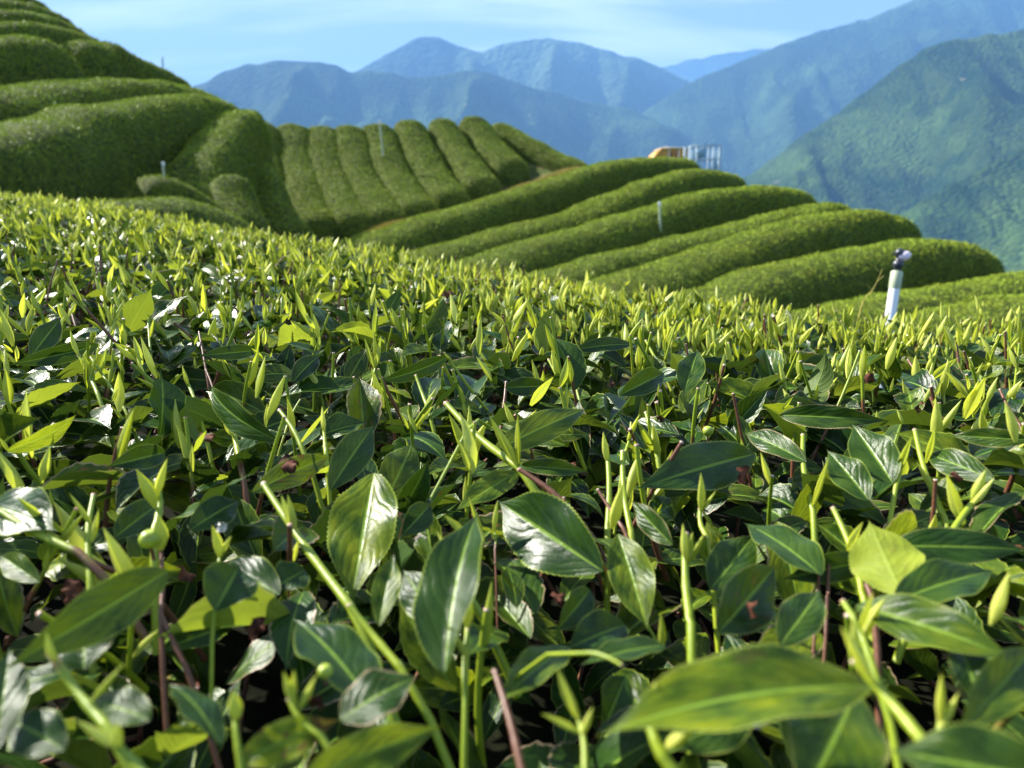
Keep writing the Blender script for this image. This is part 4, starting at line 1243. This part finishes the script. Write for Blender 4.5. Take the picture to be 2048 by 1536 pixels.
# shoots of the sprigs
for s_ in shoot_specs:
    shoot_mesh_parts(s_)
okS = (np.linalg.norm(P0 + np.array([0, 0, .02]), axis=1) > 0.15)
lean = norm(np.stack([rng.normal(-0.06, 0.26, ns), rng.normal(0, 0.22, ns), np.ones(ns)], 1))
hS = rng.uniform(0.002, 0.026, ns) * (0.6 + 0.7 * fbm(sx * 9, sy * 9, 44, 2)) + (rng.random(ns) < 0.12) * rng.uniform(0.0, 0.018, ns)
tipS = P0 + lean * hS[:, None]
footS = P0 - lean * 0.045
radS = rng.uniform(0.0008, 0.0013, ns)
brS = (rng.random(ns) < 0.20)
for fr in (0.2, 0.5, 0.8, 1.0, 1.6):
    okS &= ~in_hero(footS * (1 - fr) + tipS * fr)
hasstem = rng.random(ns) < 0.52
idxS = np.nonzero(okS & hasstem)[0]
uS, vS, dS = proj(tipS[idxS])
infS = (uS > -10) & (uS < 2058) & (vS < 1560) & (dS > 0)
rk = np.where(infS, 1 / dS, -1)
npick = 300 - len(shoot_specs)
pickS = set(idxS[np.argsort(-rk)[:npick]].tolist())
# buds
nb = np.where(sr < 0.40, rng.integers(1, 4, ns), np.where(sr < 0.7, rng.integers(2, 5, ns), rng.integers(2, 6, ns)))
nb = np.maximum(0, np.round(nb * np.clip(2.4 * fbm(sx * 6, sy * 6, 91, 3) - 0.25, 0.15, 1.5))).astype(int)
BI = np.repeat(np.arange(ns), nb)
BI = BI[okS[BI]]
fb = rng.uniform(0.42, 0.92, len(BI))
Bb = footS[BI] * (1 - fb[:, None]) + tipS[BI] * fb[:, None]
Bb += rng.normal(size=Bb.shape) * 0.001
Bd = norm(lean[BI] + rng.normal(size=(len(BI), 3)) * np.array([.30, .30, .10]))
BL = 0.008 + 0.020 * rng.random(len(BI)) ** 1.5; BW = BL * rng.uniform(0.13, 0.22, len(BI))
Bo = rng.random(len(BI)) ** 2 * 0.9
bvar = np.stack([np.zeros(len(BI)), rng.random(len(BI)), rng.random(len(BI)), np.ones(len(BI))], 1)
VB, UB = bud_batch(Bb, Bd, BL, BW, Bo)
VB = VB - NH
stemobj = {}
rest = Acc()
for i in idxS:
    sel_ = i in pickS
    far_ = sr[i] > 1.0
    n = 3 if far_ else 6
    t = np.linspace(0, 1, n)[:, None]
    path = footS[i] * (1 - t) + tipS[i] * t + np.array([1, .5, 0]) * (np.sin(t * 3.1) * radS[i] * rng.normal() * 1.5) - NH
    bb = (1.0, 1.0) if brS[i] else (rng.choice([1.0, 0.3, 0.0]), 0.0)
    a = Acc() if sel_ else rest
    add_tube(a, path, radS[i] * (1.15 - .3 * t[:, 0]), seg=4 if far_ else 7, brown=bb, bri=rng.random(), cutcap=True)
    if sel_:
        stemobj[i] = a.build('shoot', MAT_SHOOT, near_hedge)
inb = np.array([b in stemobj for b in BI])
nb_ = ~inb & (sr[BI] < 0.75)
add_leaves(rest, VB[nb_], UB[nb_], bvar[nb_])
fb_ = ~inb & (sr[BI] >= 0.75)
add_leaves(rest, VB[fb_][:, ::2, ::2], UB[fb_][:, ::2, ::2], bvar[fb_])
ro = rest.build('shoot_mass', MAT_SHOOT, near_hedge)
ro['kind'] = 'stuff'
for k in np.nonzero(inb)[0]:
    a = Acc(); add_leaves(a, VB[k:k + 1], UB[k:k + 1], bvar[k][None]); a.build('bud', MAT_SHOOT, stemobj[BI[k]])

# brown twigs below the leaves
tw = Acc()
nt_ = 900
txx = rng.uniform(-0.9, 0.9, nt_); tyy = rng.uniform(0.1, 1.3, nt_)
tz = surf(txx, tyy)
for i in range(nt_):
    if abs(math.atan2(txx[i], tyy[i])) > 0.95: continue
    b = np.array([txx[i], tyy[i], tz[i] - 0.13]); d = norm(rng.normal(size=(1, 3)) * np.array([.8, .8, .2]) + np.array([0, 0, 1.0]))[0]
    Ln = rng.uniform(0.05, 0.11)
    t = np.linspace(0, 1, 5)[:, None]
    path = b + d * Ln * t + norm(rng.normal(size=(1, 3)))[0] * 0.008 * np.sin(t * 3.14)
    add_tube(tw, path - NH, rng.uniform(0.0008, 0.002), seg=5)
to = tw.build('twig_tangle', MAT_TWIG, near_hedge)
to['kind'] = 'stuff'

# tea fruits
def fruit(u, v, k, rpx):
    d = hit(u, v) * k
    c = Q(u, v, d) ; r = rpx / F * d
    th_, ph2 = np.meshgrid(np.linspace(0, math.pi, 12), np.linspace(0, 2 * math.pi, 20), indexing='ij')
    lob = 1 + 0.05 * np.cos(3 * ph2) * np.sin(th_)
    V = np.stack([np.sin(th_) * np.cos(ph2) * lob, np.sin(th_) * np.sin(ph2) * lob, np.cos(th_) * 0.92 - 0.12 * np.exp(-(th_ / .25) ** 2)], -1) * r + c - NH
    a = Acc(); a.add(V.reshape(-1, 3), grid_faces(12, 20))
    o = a.build('tea_fruit', MAT_FRUIT, near_hedge)
    a = Acc(); add_tube(a, np.array([c - NH + np.array([0, 0, -r * .9]), c - NH + np.array([0.1 * r, 0, -r * 2.2])]), 0.18 * r, seg=6)
    a.build('fruit_stalk', MAT_TWIG, o)
fruit(300, 1078, .90, 21)
fruit(1416, 862, .96, 11)
fruit(650, 1342, .84, 15)

# ---------------------------------------------------------------- sprinkler behind the near hedge and stub poles
def cyl_obj(name, pts, rads, mat, parent, seg=20):
    a = Acc(); add_tube(a, np.array(pts, float), np.array(rads, float), seg=seg)
    return a.build(name, mat, parent)
dsp = 2.05
base = Q(1781, 632, dsp); top = Q(1794, 543, dsp)
ax = norm((top - base)[None])[0]
foot = base - ax * 0.9
spr = link('sprinkler', None, loc=tuple(foot))
thing(spr, 'white plastic riser pipe with black sprinkler head and pink nozzle, behind the near hedge', 'sprinkler')
o0 = foot
L1 = np.linalg.norm(top - foot)
rp = 10 / F * dsp
cyl_obj('riser_pipe', [ax * 0, ax * (L1 - 0.048)], [rp, rp], MAT_PVC, spr)
cyl_obj('pipe_coupling', [ax * (L1 - 0.050), ax * (L1 - 0.046), ax * (L1 - 0.004), ax * L1], [rp, rp * 1.12, rp * 1.12, rp], MAT_PVC2, spr)
h0 = L1
cyl_obj('sprinkler_body', [ax * (h0 - .002), ax * (h0 + .01), ax * (h0 + .012), ax * (h0 + .026), ax * (h0 + .030), ax * (h0 + .044), ax * (h0 + .046), ax * (h0 + .060), ax * (h0 + .066)],
        [.009, .010, .0135, .0135, .008, .008, .0135, .011, .003], MAT_BLACK, spr)
hb = ax * (h0 + .040)
nd = norm(np.array([[0.95, -0.12, 0.30]]))[0]
cyl_obj('nozzle', [hb - nd * .006, hb + nd * .002, hb + nd * .014, hb + nd * .026, hb + nd * .032], [.004, .0125, .0145, .0105, .003], MAT_PINK, spr)
cyl_obj('swing_arm', [hb + ax * .014 - nd * .020, hb + ax * .014 + nd * .006], [.003, .0035], MAT_BLACK, spr, 8)

def stub(u0, v0, u1, v1, d, wpx, label, mat=MAT_PVC2, foot_drop=1.0):
    b = P(u0, v0, d); t = P(u1, v1, d)
    a_ = norm((t - b)[None])[0]
    f = b - a_ * foot_drop
    L = np.linalg.norm(t - f)
    r_ = wpx / 2 / F * d
    o = link('riser_pole', None, loc=tuple(f))
    thing(o, label, 'pole')
    cyl_obj('pipe', [a_ * 0, a_ * (L - 3.0 * r_)], [r_, r_], mat, o, 12)
    cyl_obj('pipe_cap', [a_ * (L - 3.0 * r_), a_ * (L - 2.6 * r_), a_ * L], [r_, r_ * 1.25, r_ * 1.2], MAT_PVC, o, 12)
stub(1320, 440, 1319, 404, 17.2, 5, 'short white pole standing in a right hand terrace hedge')
stub(328, 357, 326, 324, 11.9, 5, 'short white pole standing in the hedge tongue of the shady hollow')
stub(765, 300, 759, 240, 27.5, 4, 'tall thin pale pole standing in the fan rows on the knoll')
stub(326, 152, 325, 114, 24, 3, 'thin grey pole on the skyline of the left slope', MAT_STEEL)

# dry stalk behind the near shoots at the right
a = Acc()
pts = [Q(1716, 640, 1.35), Q(1728, 600, 1.36), Q(1748, 575, 1.37), Q(1765, 538, 1.38)]
pp, _ = resample(pts, 0.01)
add_tube(a, pp, np.linspace(.0011, .0005, len(pp)), seg=5)
for k in range(4):
    q = pp[int(len(pp) * (.45 + .15 * k))]
    add_tube(a, np.array([q, q + np.array([.012 * (-1) ** k, 0, .012])]), .0006, seg=4)
o = a.build('dry_stalk', MAT_STRAW)
thing(o, 'thin dry straw coloured stalk rising beside the sprinkler', 'stalk')

# ---------------------------------------------------------------- ochre shed and steel frame behind the upper terrace
ds = 52.0
sl = P(1308, 316, ds); srr = P(1376, 316, ds); stp = P(1340, 297, ds)
z0 = sl[2] - 2.6; zt = stp[2]
x0, x1 = sl[0], srr[0]
cx, cy = (x0 + x1) / 2, ds + 1.5
shed = link('shed', None, loc=(cx, cy, z0))
thing(shed, 'small ochre sheet metal shed with sloping left end behind the top of the terraces', 'shed')
hw = (x1 - x0) / 2; H = zt - z0
a = Acc()
slope = hw * 0.55
V = np.array([[-hw, -1.4, 0], [hw, -1.4, 0], [hw, -1.4, H], [-hw + slope, -1.4, H], [-hw, -1.4, H * 0.80],
              [-hw, 1.4, 0], [hw, 1.4, 0], [hw, 1.4, H], [-hw + slope, 1.4, H], [-hw, 1.4, H * 0.80]])
a.add(V, np.array([[0, 1, 2, 3], [5, 8, 7, 6], [1, 6, 7, 2], [0, 4, 9, 5]]))
a.f.append(np.array([[0, 3, 4], [5, 9, 8]]))
a.build('wall', MAT_OCHRE, shed, smooth=False)
a = Acc(); box(a, (-hw + slope - .02, -1.55, H + .004), (hw + .12, 1.55, H + .10)); a.build('roof', MAT_CREAM, shed, smooth=False)
a = Acc()
V = np.array([[-hw - .05, -1.5, H * .80 + .01], [-hw + slope - .03, -1.5, H + .02], [-hw + slope - .03, 1.5, H + .02], [-hw - .05, 1.5, H * .80 + .01]])
V = np.vstack([V, V + np.array([0, 0, .06])])
a.add(V, np.array([[0, 3, 2, 1], [4, 5, 6, 7], [0, 1, 5, 4], [1, 2, 6, 5], [2, 3, 7, 6], [3, 0, 4, 7]]))
a.build('sloping_roof', MAT_OCHRE, shed, smooth=False)
for xx in (-hw * .02, hw * .22):
    a = Acc(); box(a, (xx, -1.46, H * .45), (xx + hw * .14, -1.403, H * .93)); a.build('shutter', MAT_REDB, shed, smooth=False)
for xx in (-hw * .16, hw * .42, hw * .84):
    a = Acc(); box(a, (xx, -1.50, H * .3), (xx + hw * .07, -1.403, H * .99)); a.build('post', MAT_CREAM, shed, smooth=False)
for k in range(14):
    xx = -hw + .04 + k * (2 * hw - .12) / 13
    a = Acc(); box(a, (xx, -1.43, .05), (xx + .03, -1.403, H * (.78 if xx < -hw + slope * .5 else .95))); a.build('sheet_rib', MAT_OCHRE, shed, smooth=False)

fl = P(1379, 330, 50); fr_ = P(1438, 330, 50); ft = P(1410, 291, 50)
fz0 = fl[2] - 2.4; FH = ft[2] - fz0
fx = fr_[0] - fl[0]
frame = link('steel_frame', None, loc=(fl[0], 50, fz0))
thing(frame, 'pale grey blue steel frame tower with panels, standing right of the ochre shed', 'frame')
for i, xx in enumerate((0, fx * .22, fx * .62, fx)):
    for yy in (0, 1.6):
        a = Acc(); wv = .07 if i in (0, 3) else .04
        box(a, (xx - wv, yy - .05, 0), (xx + wv, yy + .05, FH)); a.build('post', MAT_STEEL, frame, smooth=False)
for zz_ in (FH * .55, FH * .75, FH - .06):
    a = Acc(); box(a, (0, -.09, zz_), (fx, -.052, zz_ + .07)); a.build('rail', MAT_STEEL, frame, smooth=False)
    a = Acc(); box(a, (0, 1.652, zz_), (fx, 1.69, zz_ + .07)); a.build('rail', MAT_STEEL, frame, smooth=False)
for (xa, xb) in ((.02, .20), (.84, .98)):
    a = Acc(); box(a, (fx * xa + .13, .3, FH * .50), (fx * xb - .02, .36, FH * .93)); a.build('panel', MAT_TANK, frame, smooth=False)
a = Acc(); box(a, (fx * .26, .7, FH * .80), (fx * .60, .76, FH * .96)); a.build('panel', MAT_TANK, frame, smooth=False)
# ground pads beneath the two buildings
gb = Acc()
px, py = np.meshgrid(np.linspace(-6, 10, 20), np.linspace(-7, 8, 20), indexing='ij')
rr_ = np.sqrt(((px - 2) / 7) ** 2 + (py / 7) ** 2)
pz = -6 * np.clip(rr_ - .55, 0, 3) ** 1.5
gb.add(np.stack([px + cx, py + cy, pz + z0 - .02], -1).reshape(-1, 3), grid_faces(20, 20))
go = gb.build('terrace_ground', MAT_SOIL); go['kind'] = 'structure'

tris = sum(len(o.data.loops) - 2 * len(o.data.polygons) for o in SC.objects if o.type == 'MESH')
print('TRIS', tris, 'OBJECTS', len(SC.objects), 'BYTES')
